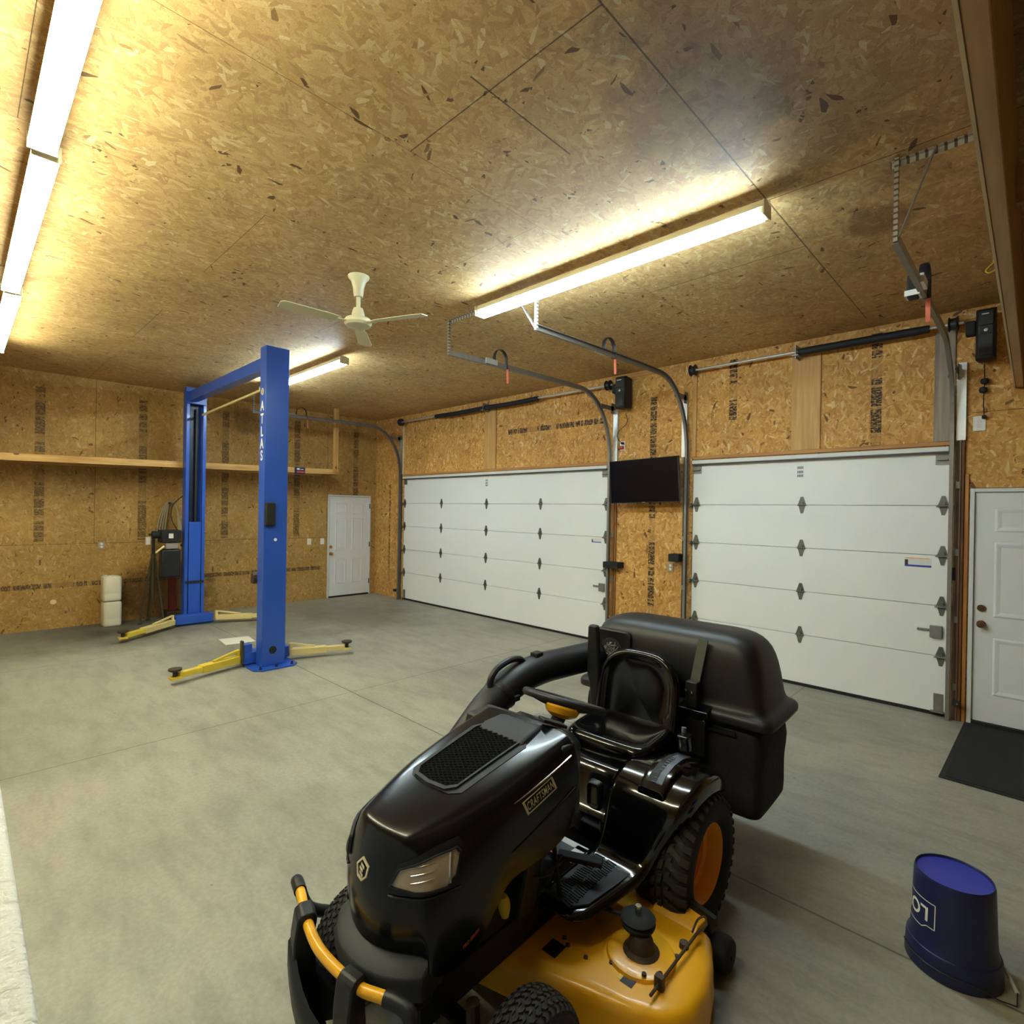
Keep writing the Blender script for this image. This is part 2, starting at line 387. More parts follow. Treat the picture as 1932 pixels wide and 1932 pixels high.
# ------------------------------------------------------------------ setting
def st(n,mb,m,**k): return build(mb,n,m,kind='structure',**k)
st('floor',MB().box((-.3,-9.7,-.12),(13.3,.35,0)),'concrete')
st('ceiling',MB().box((-.3,-9.7,H),(13.3,.35,H+.1)),'osb_ceiling')
m=MB().box((-.18,-9.4,0),(0,-1.085,H)).box((-.18,-1.085,2.075),(0,-.115,H)).box((-.18,-.115,0),(0,.2,H))
st('wall_left',m,'osb_left')
D1=(1.045,5.915);D2=(7.125,9.578)
m=MB()
for a,b,c,d in((0,D1[0],0,H),(D1[0],D1[1],2.455,H),(D1[1],D2[0],0,H),(D2[0],D2[1],2.455,H),(D2[1],9.712,0,H),(9.712,10.70,2.075,H),(10.70,13,0,H)):
    m.box((a,0,c),(b,.18,d))
st('wall_garage',m,'osb_garage')
st('wall_back',MB().box((-.18,-9.58,0),(13.18,-9.4,H)),'osb_garage')
st('wall_right',MB().box((13,-9.4,0),(13.18,.18,H)),'osb_left')
# half wall with a textured cap beside the camera
hw=MB().box((7.2,HWY-.16,0),(10.13,HWY,HWZ))
st('wall_half',hw,'knock',bevel=.012,seg=3)
# lumber trim on the garage wall
tn=[0]
def trim(a,b,mat):
    tn[0]+=1; st('trim_%d'%tn[0],MB().box(a,b),mat,bevel=.003,seg=1)
trim((3.395,-.018,2.50),(3.68,-.001,3.60),'pine_z')
trim((8.235,-.018,2.50),(8.515,-.001,3.60),'pine_z')
trim((9.45,-.018,2.50),(9.60,-.001,3.50),'grey_wood')
trim((1.045,-.016,2.462),(5.93,-.001,2.50),'pine_x')
trim((7.14,-.018,2.462),(9.60,-.001,2.50),'pine_x')
trim((1.0,-.02,2.50),(1.04,-.001,3.55),'strip')
trim((7.115,-.018,2.50),(7.165,-.001,3.50),'pine_z')
trim((5.975,-.02,0),(6.045,-.001,2.46),'orange_wood')
trim((9.625,-.03,0),(9.675,-.001,2.7),'brown_wood')
trim((9.679,-.018,0),(9.708,-.001,2.2),'orange_wood')
trim((5.99,-.016,3.60),(6.6,-.001,3.655),'pine_x')
# loft header beam running from the garage wall, edged with a pale strip
st('trim_12',MB().box((9.998,-9.35,2.92),(10.048,-.002,H-.002)),'beam_wood',bevel=.004,seg=1)
st('trim_13',MB().box((9.988,-9.35,2.917),(9.9975,-.002,2.935)),'strip')
st('trim_14',MB().box((10.05,-2.9,3.25),(13,-2.86,3.42)),'beam_wood')
# ------------------------------------------------------------------ entry doors
def six_panel(name,X0,X1,zt,face,mat,knobs,sill):
    """face(u,d,z)->world; u along the wall, d out of the wall into the room"""
    w=.032
    def B(mb,u0,u1,d0,d1,z0,z1,mi=0):
        a=face(u0,d0,z0);b=face(u1,d1,z1);return mb.box(a,b,mi)
    d=build(B(MB(),X0+.036,X1-.036,-.06,-.015,.03,zt-.036),name,mat,kind='structure')
    f=MB();B(f,X0,X0+w,-.1,.012,0,zt);B(f,X1-w,X1,-.1,.012,0,zt);B(f,X0+w,X1-w,-.1,.012,zt-w,zt)
    build(f,'door_frame','white_trim',d,bevel=.003)
    W=X1-X0;pw=(W-.072-.13*2-.11)/2
    for u0 in(X0+.036+.13,X1-.036-.13-pw):
        for z0,z1 in((.27,.77),(.95,1.60),(1.69,1.90)):
            p=MB();o=[]
            for ins,dd in((0,-.0149),(.012,-.008),(.02,-.008),(.045,-.0135),(.055,-.0135)):
                L=[face(u0+ins,dd,z0+ins),face(u0+pw-ins,dd,z0+ins),face(u0+pw-ins,dd,z1-ins),face(u0+ins,dd,z1-ins)];o.append(L)
            p.loft(o,0,True);build(p,'door_panel',mat,d,smooth=0)
    for (u,z,kind,mt) in knobs:
        c=Vector(face(u,-.015,z));n=Vector(face(u,1,z))-Vector(face(u,0,z))
        k=MB()
        if kind=='knob': k.lathe([(.0,0),(.032,0),(.032,.008),(.012,.012),(.011,.03),(.026,.04),(.03,.055),(.024,.068),(0,.072)],c,n,20)
        else: k.lathe([(.0,0),(.03,0),(.03,.012),(.024,.02),(0,.021)],c,n,20);k.box(*(tuple(c+n*.02+Vector((-.004,-.004,-.014))),tuple(c+n*.03+Vector((.004,.004,.014)))))
        build(k,'door_knob' if kind=='knob' else 'deadbolt',mt,d)
    s=MB();B(s,X0+w,X1-w,-.1,.02,0,.028);build(s,'threshold','rubber',d)
    return d
d=six_panel('door_1',-1.08,-.12,2.07,lambda u,dd,z:(dd,u,z),'white_door2',[(-1.0,1.02,'bolt','brass'),(-1.0,.885,'knob','brass')],1)
for z in(.28,1.05,1.85): build(MB().box((.012,-.155,z-.05),(.017,-.135,z+.05)),'hinge','steel_dark',d)
six_panel('door_2',9.715,10.695,2.07,lambda u,dd,z:(u,-dd,z),'white_door2',[(9.803,1.02,'bolt','bronze'),(9.803,.882,'knob','bronze')],1)
# ------------------------------------------------------------------ sectional garage doors
ZS=[.03,.542,1.001,1.4615,1.917,2.40]
def garage_door(name,x0,x1,hx,stick):
    d=build(MB().box((x0+.005,.02,.03),(x1-.005,.045,2.40)),name,'white_door',kind='structure')
    for a,b in zip(ZS,ZS[1:]):
        p=MB().box((x0+.006,.001,a+.002),(x1-.006,.019,b-.002))
        build(p,'door_section','white_door',d,bevel=.003,seg=2)
    build(MB().box((x0,.0,.0),(x1,.045,.028)),'bottom_seal','rubber',d)
    s=MB().box((x0+.01,-.05,2.405),(x1-.01,.04,2.45));build(s,'top_strut','white_trim',d,bevel=.006)
    build(MB().box((x0+.01,-.052,2.392),(x1-.01,-.02,2.404)),'strut_lip','steel_dark',d)
    for z in ZS[1:5]:
        for hxx in hx:
            h=MB();side=hxx<x0+.2 or hxx>x1-.2
            w=.037
            h.prism([(hxx-w*.35,z+.088),(hxx+w*.35,z+.088),(hxx+w,z+.012),(hxx+w,z-.008),(hxx-w,z-.008),(hxx-w,z+.012)],'y',-.004,.0)
            h.prism([(hxx-w*.9,z-.006),(hxx+w*.9,z-.006),(hxx+w*.32,z-.088),(hxx-w*.32,z-.088)],'y',-.003,.0)
            h.cyl((hxx-w*1.1,-.008,z),(hxx+w*1.1,-.008,z),.008,10)
            h.cbox((hxx,-.014,z+.02),(.03,.012,.03))
            if side:
                e=1 if hxx>(x0+x1)/2 else -1
                h.cyl((hxx-.05*e,-.022,z-.008),(hxx+.05*e,-.022,z-.008),.006,8)
                h.lathe([(0,-.012),(.022,-.012),(.024,0),(.022,.012),(0,.012)],(hxx+.05*e,-.045,z-.008),(1,0,0),12)
            build(h,'hinge','hinge_steel',d,smooth=40)
    for e,xx in((-1,x0+.06),(1,x1-.06)):
        b=MB().box((xx-.05,-.006,2.29),(xx+.05,0,2.38)).box((xx-.04,-.035,2.33),(xx+.04,-.006,2.34));build(b,'top_roller_bracket','galv_dull',d)
        b=MB().box((xx-.035,-.006,.045),(xx+.035,0,.2)).box((xx-.055,-.045,.035),(xx+.045,-.006,.045));build(b,'bottom_bracket','galv_dull',d)
    # slide lock near the right side
    lx=x1-.085
    l=MB().box((lx-.045,-.03,.71),(lx+.045,0,.82)).box((lx-.13,-.02,.765),(lx-.045,-.008,.785)).cyl((lx-.14,-.014,.775),(lx-.13,-.014,.775),.014,8)
    build(l,'slide_lock','galv',d,bevel=.003,label='grey slide lock box on the door panel')
    # warning sticker and factory print
    sx,sz,sw,sh=stick
    build(MB().box((sx,-.0008,sz),(sx+sw,.0009,sz+sh)),'sticker','white_trim',d,smooth=0)
    build(MB().box((sx,-.0014,sz),(sx+sw,-.0009,sz+sh*.2)),'sticker_band','lab_blue',d,smooth=0,label='blue band on the sticker')
    build(MB().box((sx,-.0014,sz+sh*.2),(sx+sw*.13,-.0009,sz+sh*.75)),'sticker_logo','lab_b',d,smooth=0)
    build(MB().box((sx+sw*.05,-.0014,sz+sh*.9),(sx+sw*.9,-.0009,sz+sh*.98)),'sticker_line','rim_yel',d,smooth=0)
    cx=(x0+x1)/2-.02
    t=MB()
    for zz in(2.30,2.255,2.215):
        for q in range(4): t.box((cx-.03+q*.015,-.0006,zz),(cx-.022+q*.015,.0009,zz+.028))
    build(t,'factory_print','lab_b',d,smooth=0)
    return d
garage_door('door_3',D1[0],D1[1],(1.085,2.247,3.461,4.673,5.875),(5.64,1.38,.16,.055))
garage_door('door_4',D2[0],D2[1],(7.18,8.35,9.53),(9.25,1.345,.2,.085))
# ------------------------------------------------------------------ door tracks
def track(x,e,ye,zh,label,bump_y,name='garage_door_track',pouch=False,brace=None):
    """e=+1 the door lies to +x of the track"""
    t=thing(name,(x,-.07,0),label,'door track','tracks of the two garage doors')
    P=cat([(x,-.075,.0),(x,-.075,1.2),(x,-.075,2.35),(x,-.10,2.75),(x,-.20,3.02),(x,-.38,zh-.14),(x,-.62,zh-.02),(x,-.95,zh),(x,-1.8,zh-.01),(x,ye,zh-.03)],5)
    prof=[(0,-.026),(.03,-.026),(.03,-.021),(.005,-.021),(.005,.021),(.03,.021),(.03,.026),(0,.026)]
    L=[]
    for i,p in enumerate(P):
        d=(P[min(i+1,len(P)-1)]-P[max(i-1,0)]).normalized();n=Vector((1,0,0)).cross(d)
        L.append([p+Vector((1,0,0))*(a*e)+n*b for a,b in prof])
    build(MB().loft(L),'rail','galv_dull',t,smooth=35)
    j=MB().box((x-.045*e,-.045,0),(x-.04*e,-.001,2.5)).box((x-.04*e,-.005,0),(x+.0*e,-.001,2.5))
    for z in(.3,.9,1.5,2.1): j.box((x-.04*e,-.05,z-.03),(x-.003*e,-.046,z+.03))
    build(j,'jamb_angle','galv_dull',t,smooth=0)
    a=MB().box((x-.075*e,-.04,2.5),(x-.01*e,-.005,3.19));build(a,'flag_angle','alu',t,smooth=0,label='bright white-metal angle above the jamb')
    h=MB().box((x-.003,ye-.012,zh-.05),(x+.022*e,ye+.012,H-.003))
    build(h,'hanger','perf',t,smooth=0)
    k=MB().box((x-.02*e,-.11,zh-.24),(x-.015*e,-.01,zh-.1)).box((x-.02*e,-.05,zh-.2),(x-.015*e,-.35,zh-.14))
    build(k,'top_bracket','galv_dull',t,smooth=0)
    if brace:
        build(MB().bar((x,ye,zh-.03),(brace,ye+.01,H-.012),.03,.006),'brace','galv',t,smooth=0)
    # spring bumper: leaf bent into a hook with a webbing tail
    b=MB();pts=[(x,bump_y-.09,zh+.01)]+[(x,bump_y-.09*math.cos(R(q)),zh+.06+.09*math.sin(R(q))) for q in range(0,181,20)]+[(x,bump_y+.10,zh-.04)]
    b.tube(pts,.022,8,0,True,False,.16)
    build(b,'bumper_spring','charcoal',t)
    build(MB().bar((x+.004,bump_y+.098,zh+.03),(x+.004,bump_y+.115,zh-.19),.026,.008),'webbing_tail','pink',t,smooth=0,label='orange webbing tail')
    build(MB().box((x-.02*e,bump_y-.22,zh-.035),(x-.0*e,bump_y-.06,zh+.02)),'clip_plate','alu',t,smooth=0)
    if pouch:
        build(MB().box((x-.09,bump_y-.05,zh-.06),(x-.03,bump_y+.03,zh+.09)),'pouch','rubber',t,bevel=.01)
        build(MB().box((x-.1,bump_y-.06,zh-.05),(x-.02,bump_y+.04,zh-.015)),'pouch_band','white_trim',t,smooth=0,label='white band around the black pouch')
    return t
g=NT('perforated_angle');X=g.xyz()
v=g.n('ShaderNodeCombineXYZ');g.l(g.math('FRACT',g.math('MULTIPLY',X[2],33)),v.inputs[0])
hh=g.math('LESS_THAN',g.math('ABSOLUTE',g.math('SUBTRACT',v.inputs[0].links[0].from_socket,.5)),.17)
g.l(g.mix(hh,lin('a8a49c'),lin('5c564c')),g.b.inputs['Base Color']);g.b.inputs['Metallic'].default_value=.4;g.b.inputs['Roughness'].default_value=.45
MAT['perf']=g.m
g=NT('perforated_angle_x');X=g.xyz()
f=g.math('FRACT',g.math('MULTIPLY',X[0],26));hh=g.math('LESS_THAN',g.math('ABSOLUTE',g.math('SUBTRACT',f,.5)),.17)
g.l(g.mix(hh,lin('b4b0a8'),lin('5c564c')),g.b.inputs['Base Color']);g.b.inputs['Metallic'].default_value=.4;g.b.inputs['Roughness'].default_value=.45
MAT['perf_x']=g.m
track(.985,1,-2.9,3.38,'curved track at the left side of the wide garage door, next to the room corner',-2.1)
track(5.985,-1,-2.9,3.38,'curved track at the right side of the wide garage door, under the left opener',-2.2)
track(7.065,1,-2.85,3.39,'curved track at the left side of the single door, just right of the television',-1.75,brace=6.86)
track(9.605,-1,-2.88,3.28,'curved track at the right side of the single garage door, beside the entry door',-1.95,pouch=True,brace=9.75)
def sangle(x0,x1,y,label):
    o=build(MB().box((x0,y-.014,H-.004),(x1,y+.014,H-.001)).box((x0,y+.011,H-.030),(x1,y+.014,H-.004)),'ceiling_angle','perf_x',smooth=0,label=label,cat='steel angle',group='perforated angles on the ceiling')
sangle(5.97,7.12,-2.895,'perforated steel angle screwed to the ceiling between the two middle tracks')
sangle(9.56,9.99,-2.855,'short perforated steel angle on the ceiling above the far right track')
sangle(.6,1.5,-2.895,'perforated steel angle on the ceiling above the corner track')
# ------------------------------------------------------------------ torsion shafts
def shaft(x0,x1,cov,cen,label,sag):
    t=thing('torsion_shaft',((x0+x1)/2,-.13,3.47),label,'torsion shaft')
    build(MB().cyl((x0,-.13,3.52),(x1,-.13,3.52),.0135,14),'shaft','alu',t)
    for a,b in cov:
        n=10;P=[(a+(b-a)*k/n,-.13,3.515-sag*math.sin(PI*k/n)) for k in range(n+1)]
        build(MB().tube(P,[.034]+[.038]*(n-1)+[.034],14),'spring_cover','navy_foam',t,label='black sleeve over the torsion spring')
    for c in cen: build(MB().box((c-.004,-.17,3.45),(c+.004,-.002,3.59)).box((c-.03,-.19,3.47),(c+.03,-.02,3.478)),'centre_bracket','galv',t,smooth=0)
    for c in(x0+.07,x1-.07):
        build(MB().lathe([(0,-.035),(.06,-.035),(.068,-.03),(.05,-.02),(.052,.02),(.068,.03),(.06,.035),(0,.035)],(c,-.13,3.52),(1,0,0),24),'cable_drum','steel_dark',t)
    return t
shaft(1.02,6.04,[(2.2,3.49),(3.53,4.70)],[3.51],'long torsion shaft with two sagging black sleeves above the wide garage door',.012)
shaft(7.10,9.66,[(8.33,9.42)],[8.31],'shorter torsion shaft with one black sleeve above the single garage door',0)
def opener(x0,x1,z0,z1,label):
    t=thing('garage_door_opener',((x0+x1)/2,-.15,z0),label,'door opener','wall mounted door openers')
    build(MB().loft([[ (x0+i,y,z0+i) ,(x1-i,y,z0+i),(x1-i,y,z1-i),(x0+i,y,z1-i)] for y,i in((-.04,.01),(-.2,0),(-.235,.015))]),'body','charcoal',t,bevel=.012,seg=3)
    build(MB().box((x0+.02,-.245,z1-.15),(x1-.02,-.236,z1-.03)),'upper_cover','black_plastic',t,bevel=.006)
    build(MB().box((x0+.02,-.245,z0+.03),(x1-.02,-.236,z1-.22)),'lower_cover','black_plastic',t,bevel=.006)
    build(MB().box((x0+.04,-.2475,z1-.06),(x1-.05,-.2455,z1-.05)),'name_strip','alu',t,smooth=0)
    build(MB().lathe([(0,0),(.014,0),(.013,.004),(0,.005)],((x0+x1)/2,-.2365,z1-.19),(0,-1,0),16),'badge','alu',t)
    build(MB().box((x0-.07,-.19,z1-.2),(x0-.002,-.10,z1-.08)),'shaft_coupling','rubber',t,bevel=.01)
    return t
OA=opener(6.13,6.29,3.17,3.59,'black wall mounted opener box at the right end of the wide door, above the television')
OB=opener(9.745,9.88,3.15,3.585,'black wall mounted opener box above the entry door side, right of the single garage door')
def cord(path,label,r=.004,mat='rubber',plug=None,name='power_cord',extra=None,par=None):
    t=par
    t=build(MB().tube(cat(path,6),r,8),'power_cord',mat,t,label=label)
    if plug: build(MB().cbox(plug,(.03,.04,.03)),'plug','rubber',t,bevel=.006)
    if extra:
        for c in extra: build(MB().lathe([(0,-.03),(.025,-.02),(.03,0),(.025,.02),(0,.03)],c,(0,0,1),14),'coil_bundle','rubber',t)
    return t
cord([(6.24,-.12,3.12),(6.22,-.06,3.0),(6.10,-.06,2.9),(6.08,-.07,2.82),(6.13,-.05,2.74)],None,plug=(6.14,-.035,2.735),par=OA)
cord([(9.80,-.12,3.13),(9.80,-.04,3.0),(9.795,-.04,2.85),(9.80,-.04,2.70)],None,plug=(9.80,-.035,2.69),extra=[(9.80,-.04,3.0),(9.792,-.04,2.925)],par=OB)
def plate(x0,x1,z0,z1,mat,label,name,wall='g',slots=None,group=None):
    f=(lambda u,d,z:(u,-d,z)) if wall=='g' else (lambda u,d,z:(d,u,z))
    t=thing(name,f((x0+x1)/2,.001,z0),label,'wall plate',group)
    build(MB().box(f(x0,.001,z0),f(x1,.009,z1)),'plate',mat,t,bevel=.002)
    cx=(x0+x1)/2;cz=(z0+z1)/2
    if slots=='duplex':
        for dz in(-.022,.022): build(MB().lathe([(0,0),(.0165,0),(.016,.003),(0,.003)],f(cx,.009,cz+dz),Vector(f(0,1,0)),16),'receptacle','plate_white' if mat!='plate_white' else 'white_trim',t)
    elif slots=='toggle':
        build(MB().box(f(cx-.006,.009,cz-.012),f(cx+.006,.02,cz+.012)),'toggle','white_trim',t)
    elif slots=='keypad':
        for r in range(3):
            for c in range(2): build(MB().box(f(cx-.015+c*.02,.009,cz-.03+r*.022),f(cx-.005+c*.02,.012,cz-.018+r*.022)),'button','charcoal',t)
    return t
plate(6.085,6.165,2.645,2.765,'plate_white','white outlet plate just above the television with a red plug','wall_outlet',slots='duplex')
build(MB().box((6.07,-.045,2.66),(6.15,-.0095,2.70)),'power_adapter','red',bevel=.006,label='red plug-in adapter in the outlet above the television',cat='adapter')
plate(9.725,9.81,2.575,2.705,'plate_white','white outlet plate below the cord of the right opener','wall_outlet',slots='duplex')
plate(6.815,6.89,1.075,1.185,'plate_grey','steel duplex outlet low on the board wall between the garage doors','wall_outlet',slots='duplex')
plate(5.983,6.04,1.28,1.385,'rubber','black wall control on the jamb between the garage doors','wall_control',slots='keypad')
plate(9.60,9.66,1.245,1.36,'rubber','black wall control beside the entry door frame','wall_control',slots='keypad')
plate(-4.75,-4.67,1.13,1.23,'plate_grey','steel outlet on the left wall above the stacked jugs','wall_outlet','l','duplex')
plate(-1.50,-1.42,1.08,1.20,'plate_white','left one of two white switches beside the far door','light_switch','l','toggle','two white switches')
plate(-1.23,-1.15,1.08,1.20,'plate_white','right one of two white switches, nearest the far door','light_switch','l','toggle','two white switches')
build(MB().lathe([(0,-.004),(.035,-.004),(.035,0),(.033,.006),(0,.007)],(.0,-5.26,.385),(1,0,0),20),'cover_plate','strip',label='small round blank cover low on the left wall',cat='cover plate')
for (x0,x1,z0,z1,lb) in((5.94,6.175,1.06,1.14,'black bar-shaped bracket at waist height right of the wide door'),(6.90,7.035,1.215,1.31,'black bar-shaped bracket at waist height left of the single door')):
    build(MB().box((x0,-.16,z0),(x1,-.003,z1)),'wall_bracket','rubber',bevel=.006,label=lb,cat='bracket')
t=thing('release_handle',(6.05,-.03,1.62),'small red pull handle on the jamb below the television','handle')
build(MB().cyl((6.035,-.035,1.665),(6.10,-.035,1.645),.009,10),'grip','red',t)
build(MB().cyl((6.07,-.03,1.66),(6.07,-.03,1.88),.0025,6),'cord','rubber',t)
t=thing('safety_sensor',(.95,-.06,.14),'small black door sensor by the bottom of the corner track','sensor')
build(MB().box((.84,-.09,.14),(.925,-.04,.19)),'body','rubber',t,bevel=.005);build(MB().box((.85,-.04,.15),(.88,-.002,.18)),'mount','galv',t)
t=thing('safety_sensor',(9.64,-.09,.1),'small sensor by the foot of the track beside the entry door','sensor')
build(MB().box((9.625,-.11,.15),(9.685,-.07,.19)),'body','rubber',t,bevel=.005);build(MB().lathe([(0,0),(.01,0),(.008,.01),(0,.012)],(9.66,-.11,.17),(0,-1,0),12),'eye','brass',t)
# ------------------------------------------------------------------ television
TVM=Matrix.Translation((6.585,-.20,1.935))@Matrix.Rotation(R(-1.5),4,'Y')@Matrix.Rotation(R(4),4,'X')
t=thing('television',(0,0,0),'flat black television on a wall arm between the garage doors','television',M=TVM)
build(MB(TVM).box((-.485,-.02,0),(.485,.025,.555)),'housing','black_plastic',t,bevel=.004)
build(MB(TVM).box((-.477,-.0215,.012),(.477,-.0202,.547)),'screen','screen',t,smooth=0)
build(MB(TVM).box((-.14,.026,.12),(.14,.05,.42)),'back_mount','steel_dark',t)
build(MB(TVM).bar((0,.05,.27),(.1,.125,.27),.05,.05).bar((.1,.12,.27),(.1,.185,.27),.05,.05),'arm','steel_dark',t)
build(MB(TVM).box((-.02,-.022,.003),(.02,-.0216,.009)),'logo','alu',t,smooth=0)
# ------------------------------------------------------------------ fluorescent fixtures
def fixture(x0,x1,y,label,warm=False,zb=3.55):
    t=thing('fluorescent_light',((x0+x1)/2,y,zb),label,'light','ceiling strip lights')
    tm='tube_warm' if warm else 'tube_cool'
    w=.054
    pr=[(y-w,zb+.012),(y-w,zb+.02),(y-w*.55,zb+.062),(y+w*.55,zb+.062),(y+w,zb+.02),(y+w,zb+.012),(y+.03,zb+.022),(y-.03,zb+.022)]
    build(MB().loft([[(x0,a,b) for a,b in pr],[(x1,a,b) for a,b in pr]]),'housing','fixture',t,smooth=0)
    for e in(x0,x1): build(MB().box((e-.004,y-w-.003,zb-.03),(e+.004,y+w+.003,zb+.05)),'end_plate','fixture',t,smooth=0)
    xm=(x0+x1)/2
    for s in(-1,1):
        for a,b in((x0+.03,xm-.012),(xm+.012,x1-.03)):
            build(MB().cyl((a,y+s*.034,zb-.014),(b,y+s*.034,zb-.014),.019,14),'tube',tm,t)
    for a in(x0+.018,xm,x1-.018):
        for s in(-1,1): build(MB().box((a-.011,y+s*.034-.014,zb-.022),(a+.011,y+s*.034+.014,zb+.014)),'socket','socket',t)
    for a in(x0+.15,xm,x1-.15): build(MB().cyl((a,y,zb+.06),(a,y,H-.001),.003,6),'hanger_wire','galv',t)
    return t
fixture(6.56,9.0,-3.03,'lit strip light over the tractor, between the tracks')
fixture(1.76,4.2,-3.05,'lit strip light partly hidden behind the front lift column')
fixture(6.66,9.10,-5.985,'nearest lit strip light at the top left of the photo',True,3.53)
fixture(4.17,6.61,-5.965,'second lit strip light in the row at the left edge of the photo',True,3.53)
fixture(1.68,4.12,-5.945,'farthest lit strip light in the row at the left edge of the photo',True,3.53)
# ------------------------------------------------------------------ ceiling fan
t=thing('ceiling_fan',(6.2,-4.02,3.25),'cream three-blade ceiling fan hanging on a short rod','fan')
c=(6.2,-4.02,0)
build(MB().lathe([(0,3.50),(.035,3.50),(.04,3.53),(.045,3.58),(.06,3.63),(.082,3.655),(.085,3.667),(0,3.667)],c,n=28),'canopy','fan_white',t)
build(MB().cyl((6.2,-4.02,3.40),(6.2,-4.02,3.51),.017,14),'rod','fan_white',t)
build(MB().lathe([(0,3.34),(.052,3.34),(.05,3.37),(.038,3.41),(.0,3.412)],c,n=24),'rod_cover','fan_white',t)
build(MB().lathe([(0,3.255),(.05,3.257),(.095,3.27),(.108,3.29),(.108,3.31),(.098,3.325),(.055,3.34),(0,3.34)],c,n=36),'motor','fan_white',t)
for a in(-96,24,144):
    M=Matrix.Translation((6.2,-4.02,3.30))@Matrix.Rotation(R(a),4,'Z')
    build(MB(M).box((.10,-.022,-.012),(.17,.022,-.006)),'blade_arm','fan_white',t)
    Mb=M@Matrix.Translation((.15,0,-.006))@Matrix.Rotation(R(9),4,'X')
    pl=[(0,-.035),(.08,-.05),(.4,-.062),(.455,-.05),(.46,.04),(.43,.062),(.08,.05),(0,.035)]
    build(MB(Mb).prism(pl,'z',-.002,.002),'blade','fan_white',t,smooth=0)
# ------------------------------------------------------------------ shelf on the left wall
t=thing('wall_shelf',(.33,-5,2.3),'long open lumber shelf high along the left wall','shelf')
ya,yb=-9.3,-1.2
z=lambda y:2.445+(y+5.87)*.019
m=MB();m.bar((.64,ya,z(ya)-.05),(.64,yb,z(yb)-.05),.038,.095)
build(m,'front_rail','pine_y',t,smooth=0,label='pale lumber front rail')
m=MB();m.bar((.315,ya,z(ya)-.004),(.315,yb,z(yb)-.004),.61,.012);build(m,'deck','brown_wood',t,smooth=0)
m=MB();m.bar((.02,ya,z(ya)-.055),(.02,yb,z(yb)-.055),.036,.09);build(m,'wall_rail','pine_y',t,smooth=0)
build(MB().box((.04,-1.24,z(yb)-.1),(.62,-1.205,z(yb)-.012)),'end_rail','pine_x',t,smooth=0)
for y in(-1.29,-5.93):
    build(MB().box((.662,y-.045,z(y)-.06),(.70,y+.045,H-.002)),'hanging_post','pine_z',t,bevel=.002,seg=1)
t=thing('small_sign',(.664,-1.88,2.40),'small navy and red sign on the shelf rail beside the front lift column','sign')
build(MB().box((.661,-2.06,2.40),(.666,-1.87,2.52)),'board','bucket',t,smooth=0)
build(MB().box((.6662,-2.02,2.42),(.6672,-1.88,2.455)),'red_lettering','red',t,smooth=0)
build(MB().box((.6662,-2.02,2.475),(.6672,-1.97,2.505)).box((.6662,-1.955,2.48),(.6672,-1.90,2.49)),'white_lettering','white_ink',t,smooth=0)
# ------------------------------------------------------------------ vehicle lift
t=LIFT=thing('vehicle_lift',(2.35,-3.72,0),'blue two-post vehicle lift with overhead beam and yellow arms','vehicle lift')
def column(xa,xb,y0,y1,zt,e):
    """e=+1 the channel opens towards +x"""
    w=.012;back,front=(xa,xb) if e>0 else (xb,xa)
    P=[(back,y0),(front,y0),(front,y0+.045),(front-e*w,y0+.045),(front-e*w,y0+w),(back+e*w,y0+w),(back+e*w,y1-w),(front-e*w,y1-w),(front-e*w,y1-.045),(front,y1-.045),(front,y1),(back,y1)]
    c=build(MB().prism(P,'z',.018,zt),'column','blue',t,smooth=0,bevel=.004)
    return c
cb=column(.68,.85,-3.82,-3.545,3.59,1)
cf=column(3.80,3.965,-3.865,-3.605,3.60,-1)
for xa,xb,y0,y1 in((.62,1.0,-3.95,-3.42),(3.66,4.10,-3.98,-3.49)):
    k=.07;P=[(xa+k,y0),(xb-k,y0),(xb,y0+k),(xb,y1-k),(xb-k,y1),(xa+k,y1),(xa,y1-k),(xa,y0+k)]
    b=build(MB().prism(P,'z',0.001,.018),'base_plate','blue',t,smooth=0,bevel=.003)
    bo=MB()
    for px in(xa+.05,xb-.05):
        for py in(y0+.07,(y0+y1)/2,y1-.07): bo.lathe([(0,0),(.016,0),(.016,.014),(.01,.014),(.01,.03),(0,.03)],(px,py,.018),n=10)
    build(bo,'anchor_bolts','steel_dark',b)
build(MB().box((3.80,-3.865,3.60),(3.965,-3.605,3.606)),'column_cap','blue',t,smooth=0)
build(MB().box((.68,-3.82,3.59),(.85,-3.545,3.596)),'column_cap','blue',t,smooth=0)
ob=build(MB().box((.86,-3.80,3.39),(3.79,-3.68,3.535)),'overhead_beam','blue',t,smooth=0,bevel=.004)
build(MB().box((.80,-3.84,3.36),(.90,-3.56,3.60)).box((3.76,-3.85,3.36),(3.80,-3.62,3.60)),'beam_flange','blue',t,smooth=0)
build(MB().bar((.92,-3.62,3.20),(3.5,-3.62,3.26),.025,.025),'shutoff_bar','yel_pale',t,smooth=0,label='thin pale padded bar under the beam')
build(MB().bar((3.45,-3.62,3.26),(3.76,-3.66,3.36),.012,.012),'shutoff_link','steel_dark',t,smooth=0)
build(MB().lathe([(0,-.02),(.05,-.02),(.05,.02),(0,.02)],(.80,-3.68,3.45),(0,1,0),20),'pulley','alu',cb)
build(MB().box((.70,-3.74,.3),(.72,-3.62,3.4)),'hydraulic_guide','blue_dk',t,smooth=0)
build(MB().cyl((.76,-3.66,1.5),(.76,-3.66,3.3),.018,12),'cylinder','steel_dark',t)
build(MB().box((3.83,-3.80,.3),(3.85,-3.66,3.4)),'hydraulic_guide','blue_dk',t,smooth=0)
ca=build(MB().box((.73,-3.765,.12),(.852,-3.60,1.55)),'carriage','blue',t,bevel=.004)
